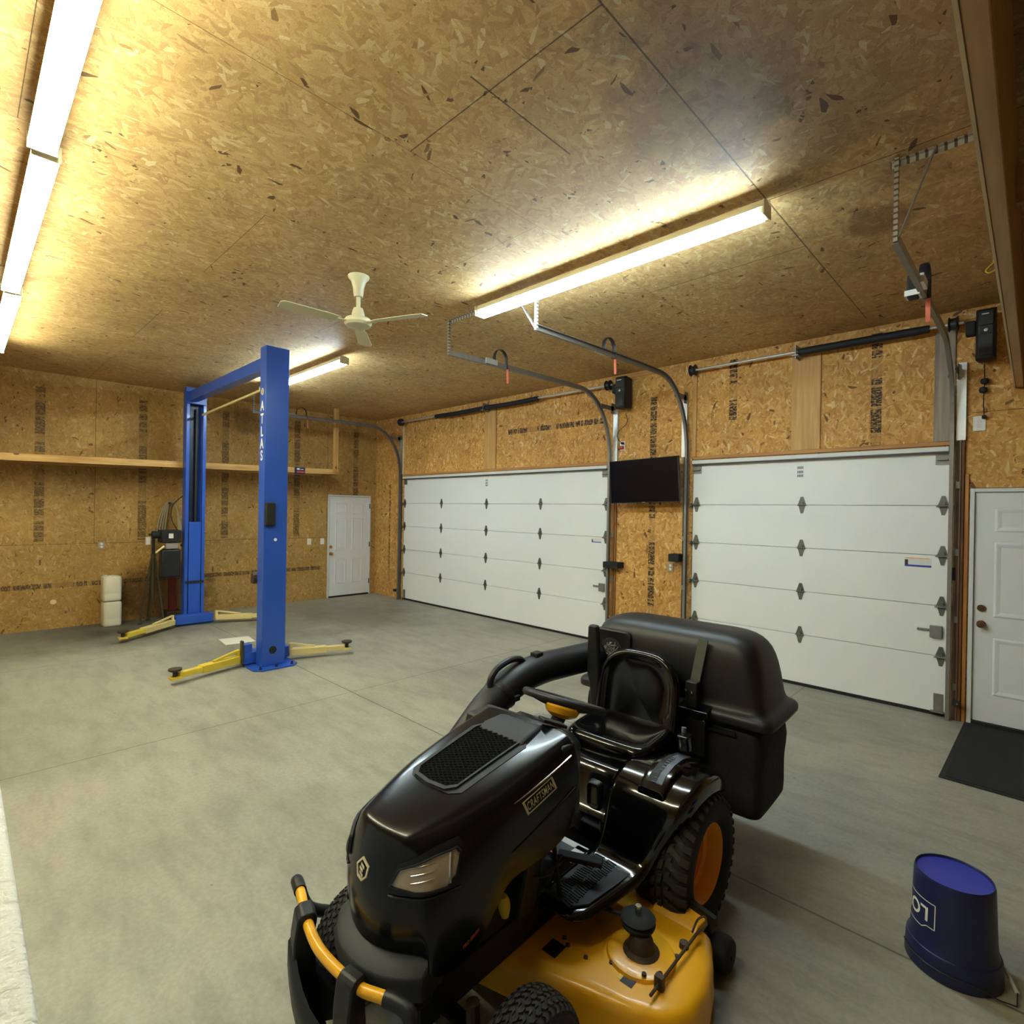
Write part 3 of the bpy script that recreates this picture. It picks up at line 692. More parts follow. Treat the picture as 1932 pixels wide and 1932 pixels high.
build(MB().box((.856,-3.81,.615),(.864,-3.555,.65)),'strap','rubber',ca)
build(MB().box((.868,-3.97,.03),(1.04,-3.47,.155)),'arm_block','blue',ca,bevel=.005)
cc=build(MB().box((3.79,-3.80,.12),(3.80,-3.66,1.5)),'carriage','blue',t,bevel=.002)
build(MB().box((3.60,-3.99,.03),(3.785,-3.47,.155)).box((3.70,-3.99,.155),(3.785,-3.90,.25)),'arm_block','blue',cc,bevel=.005)
build(MB().box((3.745,-4.02,.05),(3.80,-3.995,.30)),'arm_restraint','olive',cc,bevel=.004)
def arm(root,tip,mat,mat2,wide=.1):
    r=Vector(root);p=Vector(tip);d=(p-r);L=d.length;d.normalize()
    m1=r+d*L*.62
    a=build(MB().bar(r,m1,wide,.075),'lift_arm',mat,t,smooth=0,bevel=.004)
    build(MB().bar(m1-d*.04,p-d*.03,wide*.75,.055),'arm_extension',mat2,a,smooth=0,bevel=.004)
    build(MB().box((p.x-.05,p.y-.05,p.z-.03),(p.x+.05,p.y+.05,p.z-.005)),'pad_seat',mat2,a,bevel=.004)
    pd=MB().cyl((p.x,p.y,p.z-.005),(p.x,p.y,p.z+.05),.022,14)
    build(pd,'pad_screw','steel_dark',a)
    build(MB().lathe([(0,0),(.05,0),(.062,.01),(.062,.024),(.055,.028),(0,.028)],(p.x,p.y,p.z+.05),n=24),'arm_pad','rust',a,label='dark round pad')
    g=MB().bar(r+Vector((0,0,.10)),r+Vector((0,0,-.02)),.03,.05,up=(1,0,0)).bar(r+Vector((0,0,.095)),r+d*L*.42+Vector((0,0,.045)),.03,.02)
    build(g,'gusset',mat,a,smooth=0)
arm((3.72,-4.03,.09),(3.93,-4.70,.085),'yel_lift','yel_lift')
arm((3.80,-3.468,.09),(4.02,-2.86,.085),'yel_pale','yel_pale')
arm((1.06,-4.02,.09),(1.62,-4.72,.085),'yel_pale','yel_lift')
arm((1.06,-3.43,.09),(1.42,-2.70,.085),'yel_pale','yel_pale')
# front column fittings
build(MB().box((3.966,-3.862,1.59),(4.02,-3.755,1.855)),'safety_cover','rubber',cf,bevel=.015,seg=3,label='black cover on the front column')
build(MB().lathe([(0,0),(.042,0),(.042,.003),(0,.003)],(3.966,-3.745,.19),(1,0,0),24),'access_hole','rubber',cf)
build(MB().lathe([(0,0),(.018,0),(.018,.002),(0,.002)],(3.966,-3.735,1.435),(1,0,0),16),'sticker','white_ink',cf)
build(MB().prism([(3.70,.93),(3.78,.93),(3.795,.99),(3.78,1.03),(3.74,1.06),(3.71,1.03),(3.70,.98)],'y',-3.90,-3.84),'door_guard','rust',cf,bevel=.004)
ML=Matrix(((1,0,0,0),(0,0,-1,0),(0,1,0,0),(0,0,0,1)))  # text plane facing -y
for ch,zz in zip('ATLAS',(2.935,2.79,2.645,2.51,2.375)):
    textmesh(ch,.155,Matrix.Translation((3.875,-3.8665,zz))@ML,'letter','white_ink',cf,label='white letter on the column face',sx=.85,bold=.004)
build(MB().lathe([(0,0),(.04,0),(.04,.001),(0,.001)],(3.875,-3.866,3.10),(0,-1,0),24),'logo_disc','beige_ink',cf)
textmesh('S',.06,Matrix.Translation((3.875,-3.8675,3.10))@ML,'logo_mark','blue_dk',cf)
# power unit on the rear column
pu=build(MB().box((.60,-4.12,1.24),(.84,-3.86,1.43)),'power_unit','rubber',t,bevel=.015,seg=3,label='black motor and tank on the rear column')
build(MB().cyl((.73,-4.11,1.36),(.73,-4.22,1.36),.055,18),'motor','rubber',pu)
build(MB().box((.66,-4.12,.72),(.83,-3.86,1.14)),'tank','black_plastic',pu,bevel=.025,seg=3)
build(MB().box((.70,-4.06,1.15),(.82,-3.90,1.24)),'valve_block','plate_grey',pu,bevel=.006)
build(MB().cyl((.80,-4.08,1.19),(.86,-4.20,1.10),.014,10),'lever','yel_pale',pu)
build(MB().box((.8402,-4.03,1.31),(.8412,-3.97,1.38)),'label_plate','lab_w',pu,smooth=0)
build(MB().cyl((.79,-3.86,1.2),(.79,-3.83,1.2),.02,10).tube(cat([(.78,-3.90,1.42),(.76,-3.98,1.6),(.74,-3.96,1.8),(.74,-3.83,1.95)],5),.007,8),'hose','rubber',pu)
# ------------------------------------------------------------------ things along the left wall
J=thing('plastic_jug',(.25,-4.62,0),'lower of two stacked pale plastic jugs on the floor by the left wall','jug','two stacked pale jugs')
rr=rrect(.13,.37,-4.735,-4.505,.045,4)
def sc(P,k,c=(.25,-4.62)): return [(c[0]+(x-c[0])*k,c[1]+(y-c[1])*k) for x,y in P]
body=MB().loft([[(x,y,z) for x,y in sc(rr,k)] for z,k in((.0,.9),(.012,.98),(.03,1),(.1,1),(.11,.985),(.12,1),(.33,1),(.352,.95),(.362,.8),(.366,.5))])
build(body,'body','jug',J,smooth=40)
build(MB().cyl((.19,-4.69,.3665),(.19,-4.69,.374),.028,16),'cap','lab_w',J)
build(MB().bar((.2,-4.60,.37),(.32,-4.60,.37),.03,.008),'handle','jug',J)
dup(J,(0,-.004,.3745),'upper of two stacked pale plastic jugs, topmost by the left wall')
t=thing('tripod_stand',(.36,-4.12,0),'dark tripod support stand leaning by the left wall, between jugs and lift','stand')
build(MB().cyl((.36,-4.12,.42),(.36,-4.12,1.33),.022,14),'pole','steel_dark',t)
build(MB().cyl((.36,-4.12,.35),(.36,-4.12,1.05),.032,14),'outer_tube','olive',t)
build(MB().lathe([(0,1.33),(.06,1.33),(.07,1.35),(.06,1.365),(0,1.365)],(.36,-4.12,0),n=20),'head','rust',t)
for a in(55,180,-60):
    q=(.36+.18*math.cos(R(a)),-4.14+.18*math.sin(R(a)),.012)
    l=build(MB().bar((.36+.03*math.cos(R(a)),-4.12+.03*math.sin(R(a)),.98),q,.022,.022),'leg','olive',t,smooth=0)
    build(MB().cyl((q[0],q[1],0.001),(q[0],q[1],.012),.03,12),'foot','rust',l)
    build(MB().bar((.36,-4.12,.40),(.36+.165*math.cos(R(a)),-4.12+.165*math.sin(R(a)),.40),.015,.015),'brace','olive',t,smooth=0)
build(MB().box((.30,-4.215,1.19),(.36,-4.155,1.31)),'tag','lab_w',t,bevel=.004,label='white tag on the stand')
t=thing('hose_coil',(.04,-3.86,1.4),'grey hose looped over a peg on the left wall behind the lift','hose')
for k in range(4):
    o=.035*k
    build(MB().tube(cat([(.05+.012*k,-4.02+o,1.30),(.05+.012*k,-3.97+o*.8,1.6),(.06,-3.90+o*.5,1.82+.01*k),(.06,-3.82+o*.2,1.86),(.06,-3.74,1.78),(.05+.01*k,-3.70+.012*k,1.4)],5),.012,8),'loop','hose',t)
build(MB().cyl((.002,-3.85,1.82),(.09,-3.85,1.84),.014,10),'peg','steel_dark',t)
t=thing('dark_red_jack',(.2,-3.82,0),'dark red steel jack standing behind the rear lift column','jack')
build(MB().box((.16,-3.87,.12),(.26,-3.77,.75)),'body','maroon',t,bevel=.008)
build(MB().box((.06,-3.92,.001),(.34,-3.70,.12)),'base','rust',t,bevel=.01)
t=thing('sheet_of_paper',(2.5,-3.6,0),'pale sheet lying on the floor behind the front lift column','paper')
build(MB().prism([(2.22,-3.76),(2.62,-3.80),(2.66,-3.44),(2.30,-3.40)],'z',.001,.004),'sheet','paper',t,smooth=0)
# ------------------------------------------------------------------ doormat, hook, bucket
t=thing('doormat',(10.1,-.75,0),'black rubber doormat in front of the entry door at the right edge','mat')
m=MB().prism([(9.705,-.04),(9.672,-1.482),(10.60,-1.50),(10.62,-.06)],'z',.001,.009)
build(m,'border','rubber',t,smooth=0,bevel=.002)
build(MB().prism([(9.735,-.075),(9.705,-1.45),(10.565,-1.465),(10.585,-.09)],'z',.0095,.012),'pile','mat_rubber',t,smooth=0)
t=thing('ceiling_hook',(9.88,-1.09,3.6),'small yellow hook screwed into the ceiling beside the beam','hook')
build(MB().tube(cat([(9.89,-1.09,H),(9.89,-1.09,3.645),(9.87,-1.09,3.625),(9.85,-1.09,3.60),(9.865,-1.09,3.578),(9.895,-1.09,3.585),(9.905,-1.09,3.60)],4),.0045,8),'hook_wire','yel_lift',t)
BX,BY=9.915,-3.432
t=thing('upside_down_bucket',(BX,BY,0),'dark blue plastic bucket standing upside down on the floor','bucket')
build(MB().lathe([(.148,.092),(.1415,.11),(.138,.15),(.1345,.25),(.130,.355),(.126,.368),(.122,.362),(.122,.34),(.126,.2),(.130,.02)],(BX,BY,0),n=64,cap=False),'body','bucket',t,smooth=40)
build(MB().lathe([(.0,.352),(.1,.352),(.121,.354),(.1215,.358),(.1,.356),(0,.356)],(BX,BY,0),n=64),'base_disc','bucket_top',t,smooth=40,label='bright blue base of the bucket facing up')
build(MB().lathe([(.132,.0),(.156,.0),(.158,.004),(.1535,.085),(.151,.092),(.1475,.094),(.135,.094),(.133,.09)],(BX,BY,0),n=64,cap=False),'rim_band','bucket',t,smooth=40)
hp=[(BX+.157*math.cos(R(a)),BY+.157*math.sin(R(a)),.05+.0*a) for a in(-8,)]
A=R(-2)
pe=Vector((BX+.16*math.cos(R(40)),BY+.16*math.sin(R(40)),.075));pf=Vector((BX+.16*math.cos(R(-150)),BY+.16*math.sin(R(-150)),.075))
hd=[]
for k in range(13):
    ad=24-190*k/12;a=R(ad);ee=math.exp(-((ad+22)/24)**2);rr_=.159+.052*ee
    hd.append((BX+rr_*math.cos(a),BY+rr_*math.sin(a),.045-.040*ee))
build(MB().tube(hd,.0025,8),'wire_handle','steel_dark',t)
build(MB().tube([hd[0],hd[1],hd[2]],.007,10),'handle_grip','lab_w',t,label='pale plastic grip on the bucket wire')
# lettering wrapped round the upside-down bucket, upside down as in the photograph
def wrap_text(txt,size,ang0,z0,parent,name,mat,frame=None):
    cu=bpy.data.curves.new('l','FONT');cu.body=txt;cu.size=size;cu.align_x='LEFT';cu.align_y='CENTER';cu.offset=.0015
    o=bpy.data.objects.new('l',cu);COL.objects.link(o);bpy.context.view_layer.update()
    me=bpy.data.meshes.new_from_object(o.evaluated_get(bpy.context.evaluated_depsgraph_get()))
    bm=bmesh.new();bm.from_mesh(me);bmesh.ops.subdivide_edges(bm,edges=bm.edges[:],cuts=1)
    def w(x,y):
        z=z0-y; r=.1395-(z-.11)*.043+.0012; a=ang0-x/.137   # rotated by 180 degrees
        return Vector((BX+r*math.cos(a),BY+r*math.sin(a),z))
    mb=MB();mb.add([w(v.co.x,v.co.y) for v in bm.verts],[tuple(v.index for v in f.verts) for f in bm.faces])
    bm.free();bpy.data.objects.remove(o)
    build(mb,name,mat,parent,smooth=0)
    if frame:
        x0,x1,y0,y1,t_=frame;f=MB()
        def seg(a,b,c,d,n=24):
            P=[];Q=[]
            L=[]
            for k in range(n+1):
                x=a+(c-a)*k/n;y=b+(d-b)*k/n
                nx,ny=(-(d-b),(c-a));q=math.hypot(nx,ny);nx/=q;ny/=q
                L.append([w(x+nx*t_,y+ny*t_),w(x-nx*t_,y-ny*t_)])
            f.loft(L,0,False,False)
        seg(x0,y0,x1,y0);seg(x1,y0,x1,y1);seg(x0,y0,x0,y1-.015);seg(x0,y1-.015,x0+.03,y1-.015);seg(x0+.03,y1-.015,x0+.05,y1);seg(x0+.05,y1,x1,y1)
        build(f,'logo_frame',mat,parent,smooth=0)
wrap_text("LOWE'S",.075,BANG,.225,t,'logo_lettering','white_ink',(-.022,.27,-.048,.062,.0018))
# ------------------------------------------------------------------ riding mower (x forward, y to its left, z up)
MW=Matrix(((.03645,.99934,0,8.605),(-.99934,.03645,0,-4.055),(0,0,1,0),(0,0,0,1)))
mow=thing('riding_mower',(0,0,0),'black and yellow lawn tractor with a rear double bagger, parked in the foreground','riding mower',M=MW)
def B_(): return MB(MW)
def part(mb,name,mat,par=None,**k): return build(mb,name,mat,par or mow,**k)
# ---- wheels
def wheel(name,cx,cy,r,w,rr,side,zig,nb,rows,rimmat):
    hw=w/2
    prof=[(rr,-hw*.72),(rr+.012,-hw*.86),(rr+(r-rr)*.35,-hw),(rr+(r-rr)*.7,-hw*.97),(r-.022,-hw*.86),(r-.008,-hw*.66),(r-.002,-hw*.3),(r-.001,0),(r-.002,hw*.3),(r-.008,hw*.66),(r-.022,hw*.86),(rr+(r-rr)*.7,hw*.97),(rr+(r-rr)*.35,hw),(rr+.012,hw*.86),(rr,hw*.72)]
    c=(cx,cy,r)
    T=part(B_().lathe(prof,c,(0,1,0),56,0,False),name,'tyre',smooth=50)
    tb=B_()
    def sp(a,y,h):
        # crowned tread surface
        q=abs(y)/hw
        rad=r-.001-.030*q**3.2+h
        return (cx+rad*math.cos(a),cy+y,r+rad*math.sin(a))
    if zig:
        da=2*PI/nb
        for i in range(nb):
            for j in range(rows):
                y0=-hw*.9+1.8*hw*j/rows;wj=1.8*hw/rows
                a0=da*i+(da*.5 if j%2 else 0)
                pts=[(0,0),(.36,.5),(0,1),(.56,1),(.92,.5),(.56,0)] if j%2==0 else [(.36,0),(0,.5),(.36,1),(.92,1),(.56,.5),(.92,0)]
                lo=[sp(a0+da*u*.92,y0+wj*(.06+.88*v),-.003) for u,v in pts];hi=[sp(a0+da*(.04+u*.86),y0+wj*(.1+.8*v),.006) for u,v in pts]
                tb.loft([lo,hi])
    else:
        da=2*PI/nb
        for i in range(nb):
            for s in(-1,1):
                a0=da*i
                L0=[];L1=[]
                for y_,aa in((hw*.97,.0),(hw*.7,.12),(hw*.48,.5),(hw*.34,.62)):
                    L0.append((y_,aa))
                lo=[];hi=[]
                for y_,aa in L0: lo.append(sp(a0+da*aa,s*y_,-.004));hi.append(sp(a0+da*aa,s*y_,.009))
                for y_,aa in reversed(L0): lo.append(sp(a0+da*(aa+.55),s*y_,-.004));hi.append(sp(a0+da*(aa+.5),s*y_,.009))
                tb.loft([lo,hi])
            for j,y0 in enumerate((-.27,-.02,.23)):
                a0=da*(i+.3*j)
                q=[(0,y0*hw-.0),(.6,y0*hw+.004),(.75,(y0+.2)*hw),(.1,(y0+.16)*hw)]
                tb.loft([[sp(a0+da*u,y_,-.003) for u,y_ in q],[sp(a0+da*u,y_,.008) for u,y_ in q]])
    part(tb,'tread','tread',T,smooth=0)
    s=side
    pr=[(rr+.012,s*hw*.80),(rr+.004,s*hw*.84),(rr-.004,s*hw*.72),(rr-.012,s*hw*.55),(rr-.016,s*hw*.30),(rr-.03,s*hw*.2),(rr*.80,-s*hw*.25),(rr*.62,-s*hw*.45),(rr*.45,-s*hw*.45),(rr*.3,-s*hw*.3),(0,-s*hw*.28)]
    part(B_().lathe(pr,c,(0,1,0),40,0,False),'rim',rimmat,T,smooth=40)
    pr=[(rr+.012,-s*hw*.80),(rr-.01,-s*hw*.72),(rr*.5,-s*hw*.62),(0,-s*hw*.6)]
    part(B_().lathe(pr,c,(0,1,0),40,0,False),'rim_back',rimmat,T,smooth=40)
    part(B_().lathe([(0,-s*hw*.18),(rr*.14,-s*hw*.19),(rr*.18,-s*hw*.28)],c,(0,1,0),16,0,False),'hub_cap','chass',T)
    return T
RX=-.07;FX=1.10
wheel('rear_wheel',RX,.432,.287,.235,.155,1,False,34,5,'rim_yel')
wheel('rear_wheel',RX,-.355,.287,.235,.155,-1,False,34,5,'rim_yel')
wheel('front_wheel',FX-.04,.455,.192,.155,.09,1,True,44,7,'chass')
wheel('front_wheel',FX-.0,-.315,.192,.155,.09,-1,True,44,7,'chass')
# ---- chassis
ch=B_().box((-.35,-.16,.20),(1.22,.16,.32)).box((.74,-.15,.3),(1.15,.15,.52)).box((FX-.03,-.25,.17),(FX+.03,.37,.22)).cyl((RX,-.3,.292),(RX,.3,.292),.05,14).box((-.30,-.22,.22),(.05,.22,.5))
part(ch,'chassis','chass',bevel=.008)
for s in(-1,1):
    part(B_().cyl((FX,s*.22+.06,.14),(FX,s*.21+.06,.30),.022,12).bar((FX,s*.22+.06,.19),(FX+.03,s*.10,.2),.03,.04).box((FX-.045,s*.20+.06,.115),(FX+.045,s*.25+.06,.14)),'axle_knuckle','rust')
part(B_().cyl((.915,.15,.57),(.915,.225,.57),.034,20),'air_filter_can','strip',label='pale round metal can under the hood edge')
part(B_().lathe([(0,-.045),(.013,-.04),(.021,-.01),(.021,.015),(.013,.035),(0,.04)],(.915,.225,.475),(0.15,0,1),18),'yellow_bulb','yel_lift',label='small dusty yellow cap under the hood edge')
part(B_().tube(cat([(.80,.20,.50),(.70,.24,.48),(.60,.23,.50)],5),.006,8).tube(cat([(.62,.25,.42),(.58,.24,.40),(.55,.25,.38)],4),.004,8),'linkage_rods','chass')
# ---- hood
RG=[ # rings from rear to nose: 7 half points (x,y,z)
 [(.58,0,.965),(.58,.12,.963),(.585,.205,.957),(.585,.222,.947),(.575,.256,.91),(.57,.268,.80),(.60,.258,.62)],
 [(.70,0,.945),(.70,.12,.943),(.70,.200,.937),(.70,.218,.926),(.69,.262,.89),(.69,.268,.77),(.70,.262,.60)],
 [(.85,0,.918),(.85,.11,.916),(.85,.190,.910),(.85,.208,.898),(.84,.262,.86),(.84,.264,.72),(.85,.255,.59)],
 [(.95,0,.897),(.95,.105,.895),(.95,.180,.889),(.95,.197,.877),(.94,.255,.838),(.94,.258,.70),(.955,.25,.60)],
 [(1.0,0,.888),(1.0,.10,.886),(1.0,.173,.880),(1.0,.190,.868),(1.0,.248,.828),(1.0,.256,.66),(1.02,.25,.50)],
 [(1.14,0,.860),(1.14,.08,.858),(1.13,.145,.851),(1.13,.162,.839),(1.12,.228,.795),(1.12,.245,.62),(1.12,.24,.43)],
 [(1.280,0,.828),(1.275,.06,.827),(1.258,.108,.820),(1.251,.124,.810),(1.215,.198,.765),(1.205,.228,.60),(1.205,.23,.43)],
 [(1.295,0,.818),(1.289,.06,.817),(1.270,.112,.808),(1.260,.128,.798),(1.230,.200,.745),(1.220,.228,.58),(1.220,.23,.44)],
 [(1.326,0,.745),(1.319,.06,.744),(1.300,.120,.735),(1.290,.137,.725),(1.258,.198,.68),(1.244,.224,.55),(1.244,.226,.45)],
 [(1.343,0,.655),(1.336,.06,.655),(1.316,.120,.65),(1.305,.138,.645),(1.268,.192,.61),(1.254,.218,.54),(1.252,.220,.47)],
 [(1.342,0,.575),(1.335,.06,.575),(1.314,.118,.572),(1.302,.134,.570),(1.266,.185,.555),(1.252,.208,.52),(1.25,.214,.485)],
 [(1.330,0,.500),(1.323,.06,.500),(1.302,.115,.50),(1.290,.130,.50),(1.258,.178,.50),(1.246,.200,.50),(1.244,.207,.495)]]
HY=.02
def ring(h): return [(x,HY-y,z) for x,y,z in reversed(h[1:])]+[(x,HY+y,z) for x,y,z in h]
hood=part(B_().loft([ring(h) for h in RG],0,False,False),'hood','hoodp',smooth=60,sub=2)
# surface for draped pieces
dv=[Vector(p) for h in RG for p in ring(h)];n_=13
df=[(k*n_+j,k*n_+j+1,(k+1)*n_+j+1,(k+1)*n_+j) for k in range(len(RG)-1) for j in range(n_-1)]
HB=None
def mkbvh():
    global HB
    me=bpy.data.meshes.new('tmp');me.from_pydata(dv,[],df);o=bpy.data.objects.new('tmp',me);COL.objects.link(o)
    md=o.modifiers.new('s','SUBSURF');md.levels=2;bpy.context.view_layer.update()
    e=o.evaluated_get(bpy.context.evaluated_depsgraph_get()).to_mesh()
    HB=BVHTree.FromPolygons([v.co.copy() for v in e.vertices],[tuple(p.vertices) for p in e.polygons])
    bpy.data.objects.remove(o)
mkbvh()
def drape(pts,faces,d,off,mb=None):
    """push points along d onto the hood surface, then out by off"""
    d=Vector(d).normalized();out=[]
    for p in pts:
        p=Vector(p);h=HB.ray_cast(p-d*.5,d,1.2)
        out.append((h[0] if h[0] is not None else p)-d*off)
    return out
def patch(poly,d,off,n=8,uv=None):
    """filled draped polygon: concentric rings toward the centroid"""
    P=[Vector(p) for p in poly];c=sum(P,Vector())/len(P)
    Q=[]
    for i in range(len(P)):
        a=P[i];b=P[(i+1)%len(P)]
        for k in range(4): Q.append(a.lerp(b,k/4))
    L=[]
    for k in range(n): L.append(drape([c+(q-c)*(1-k/n) for q in Q],None,d,off))
    cc=drape([c],None,d,off)[0]
    mb=B_();vs=[p for l in L for p in l];m=len(Q);fs=[(k*m+j,k*m+(j+1)%m,(k+1)*m+(j+1)%m,(k+1)*m+j) for k in range(n-1) for j in range(m)]
    vs.append(cc);fs+=[((n-1)*m+j,(n-1)*m+(j+1)%m,len(vs)-1) for j in range(m)]
    return mb.add(vs,fs)
def frame(poly,d,off,w,hgt=.004):
    P=[Vector(p) for p in poly];c=sum(P,Vector())/len(P);Q=[]
    for i in range(len(P)):
        a=P[i];b=P[(i+1)%len(P)]
        for k in range(4): Q.append(a.lerp(b,k/4))
    k2=[1,1,1-w,1-w];of=[off-.004,off+hgt,off+hgt,off-.004]
    L=[drape([c+(q-c)*k for q in Q],None,d,o) for k,o in zip(k2,of)]
    return B_().loft(L,0,False,True,True)
for s in(1,-1):
    dd=(-.72,-s*.69,-.12)
    hl=[(x,s*y+HY,z) for x,y,z in ((1.345,.135,.702),(1.322,.152,.748),(1.255,.235,.780),(1.20,.27,.790),(1.18,.27,.775),(1.195,.27,.715),(1.225,.26,.690),(1.30,.20,.690))]
    part(patch([(1.05*(x-1.25)+1.25,y,1.3*(z-.735)+.742) for x,y,z in hl],dd,.003),'headlight_bezel','matte',hood,smooth=60)
    ln_=part(patch(hl,dd,.0065),'headlight','lens',hood,smooth=60,label='dusty clear headlight lens')
    part(frame(hl,dd,.006,.07,.006),'headlight_trim','matte',hood,smooth=50)
    m=B_()
    for zz in(.712,.732,.752):
        q=drape([(1.29-.009*k,s*(.175+.010*k)+HY,zz+.002*k) for k in range(6)],None,dd,.0075);m.tube(q,.0012,6)
    m.tube(drape([(1.215,s*.26+HY,.780-.009*k) for k in range(10)],None,dd,.0075),.005,6)
    part(m,'lens_ribs','chrome',ln_)
    part(B_().tube(drape([(1.34-.017*k,s*(.13+.013*k)+HY,.672-.004*math.sin(k/10*PI)) for k in range(11)],None,dd,.003),.0035,8),'lower_trim','matte_g',hood)
    # two raised side ribs; chrome on the near upper one paints the crease highlight
    sd=(0,-s,0)
    part(B_().tube(drape([(.61+.028*k,s*.4,.895-.0056*k) for k in range(12)],None,sd,.0015),[.004]*7+[.0035,.003,.0025,.002,.001],8),'crease_highlight_rib','gloss' if s<0 else 'chrome',hood)
    part(B_().tube(drape([(.60+.028*k,s*.4,.775-.0075*k) for k in range(13)],None,sd,.0015),[.006,.006,.005,.005,.004,.004,.003,.003,.002,.002,.002,.002,.001],8),'crease_highlight_rib','hoodp',hood)
# brand badge on the left side of the hood
sd=(0,-1,-.05)
bp=[(.885,.4,.832),(.73,.4,.868),(.709,.4,.822),(.864,.4,.786)]
fr=part(frame(bp,sd,.0012,.10,.0012),'badge_frame','beige_ink',hood,smooth=0,label='beige badge frame on the hood side')
def drape_text(txt,size,o,ux,vy,d,off,name,mat,par,sx=1,bold=.001,shear=0,space=1,label=None):
    cu=bpy.data.curves.new('l','FONT');cu.body=txt;cu.size=size;cu.align_x='CENTER';cu.align_y='CENTER';cu.offset=bold;cu.shear=shear;cu.space_character=space
    ob=bpy.data.objects.new('l',cu);COL.objects.link(ob);bpy.context.view_layer.update()
    me=bpy.data.meshes.new_from_object(ob.evaluated_get(bpy.context.evaluated_depsgraph_get()))
    ux=Vector(ux).normalized();vy=Vector(vy).normalized()
    P=drape([Vector(o)+ux*v.co.x*sx+vy*v.co.y for v in me.vertices],None,d,off)
    m=B_().add(P,[tuple(p.vertices) for p in me.polygons]);bpy.data.objects.remove(ob)
    return part(m,name,mat,par,smooth=0,label=label)
drape_text('CRAFTSMAN',.040,(.797,.4,.827),(-1,0,.232),(.28,0,1),sd,.0025,'brand_lettering','beige_ink',hood,sx=.575,bold=.0003,shear=.1,space=1.1,label='beige lettering on the hood side')
drape_text('PRO SERIES',.0145,(1.105,.4,.500),(-1,0,.42),(.2,0,1),sd,.002,'series_lettering','red',hood,sx=.9,label='small red series lettering low on the hood')
# nose emblem: hexagonal shield
nd=(-1,.05,-.25)
em=[(1.5,-.008,.772),(1.5,.034,.752),(1.5,.031,.715),(1.5,.006,.690),(1.5,-.024,.698),(1.5,-.040,.738)]
EC=(.0,.738)
em=[(x,(y+.003)*.84+.006,(z-.731)*.84+.746) for x,y,z in em]
part(frame(em,nd,.001,.2,.003),'emblem_frame','beige_ink',hood,smooth=0,label='pale shield emblem on the nose')
m=B_()
for a,b,c,d_ in((-.006,.752,.016,.744),(-.012,.738,.010,.732),(-.008,.724,.014,.714),(-.014,.71,.006,.704)):
    q=drape([(1.5,p_*.84+.004,(q_-.731)*.84+.746) for p_,q_ in ((a,b),(a,b-.010),(c,d_-.012),(c,d_))],None,nd,.003);m.add(q,[(0,1,2,3)])
part(m,'emblem_mark','beige_ink',hood,smooth=0)
# top grille
gp=[(x,y+.012,z) for x,y,z in [(1.075,-.075,1),(1.045,-.10,1),(.74,-.112,1),(.69,-.085,1),(.675,0,1),(.69,.085,1),(.74,.122,1),(1.045,.108,1),(1.075,.08,1),(1.085,0,1)]]
up=(0,0,-1)
part(patch([(x*1.0-.0,y*1.22,z) for x,y,z in gp],up,.002),'grille_surround','matte_g',hood,smooth=50)
gr=part(patch(gp,up,.004),'grille_bed','grillem',hood,smooth=50)
m=B_()
def clip(p):  # inside test for the grille outline
    x,y=p;ins=False;n=len(gp)
    for i in range(n):
        x1,y1=gp[i][:2];x2,y2=gp[(i+1)%n][:2]
        if (y1>y)!=(y2>y) and x<(x2-x1)*(y-y1)/(y2-y1)+x1: ins=not ins
    return ins
for s in(1,-1):
    k=-.6
    while k<.8:
        run=[]
        for q in range(140):
            y=-.13+.26*q/139;x=.88+k*.5+s*y*.62
            if clip((x,y)): run.append((x,y,1))
            elif len(run)>2: m.tube(drape(run[::4]+[run[-1]],None,up,.006),.0022,4,0,False);run=[]
            else: run=[]
        if len(run)>2: m.tube(drape(run[::4]+[run[-1]],None,up,.006),.0022,4,0,False)
        k+=.034
part(m,'grille_mesh','grillem',gr,smooth=0)
part(frame(gp,up,.004,.07,.006),'grille_trim','matte_g',hood,smooth=40)
# hood rear cap and dash
part(B_().loft([[(x,y+.03,z) for y,z in ((-w,z0),(-w*.86,z1),(w*.86,z1),(w,z0))] for x,w,z0,z1 in((.745,.125,.925,.942),(.71,.128,.93,.960),(.63,.118,.94,.968),(.60,.112,.94,.960))]),'hood_cap','matte_g',bevel=.010,seg=3)
part(B_().loft([[(x,HY-y,z) for y,z in ((.20,z0),(yo,z1),(yo-.004,z1-.03),(.22,z1-.08))] for x,yo,z0,z1 in((1.03,.252,.84,.79),(.95,.275,.86,.80),(.85,.292,.88,.82),(.74,.30,.90,.84),(.64,.298,.91,.85),(.60,.27,.92,.85))]),'side_wing','gloss',hood,bevel=.006)
part(B_().loft([[(x,y,z) for y,z in ((-w,zb),(-w,z0),(-w*.8,z1),(w*.8,z1),(w,z0),(w,zb))] for x,w,zb,z0,z1 in((.60,.255,.60,.91,.95),(.56,.262,.60,.915,.955),(.47,.22,.62,.885,.915),(.42,.17,.62,.84,.87))]),'dash','matte',bevel=.015,seg=3)
for s in(1,-1):
    part(B_().loft([[(x,s*y0,z),(x,s*y1,z),(x2,s*y1,z),(x2,s*y0,z)] for z,y0,y1,x,x2 in((.93,.16,.262,.64,.56),(.80,.16,.266,.68,.575),(.66,.16,.262,.76,.625),(.55,.14,.23,.80,.70),(.34,.13,.20,.82,.72))]),'side_panel','matte',bevel=.01)
part(B_().bar((.60,.12,.99),(.50,.16,.945),.05,.012).box((.47,-.10,.915),(.56,.06,.93)),'dash_controls','charcoal',bevel=.003)
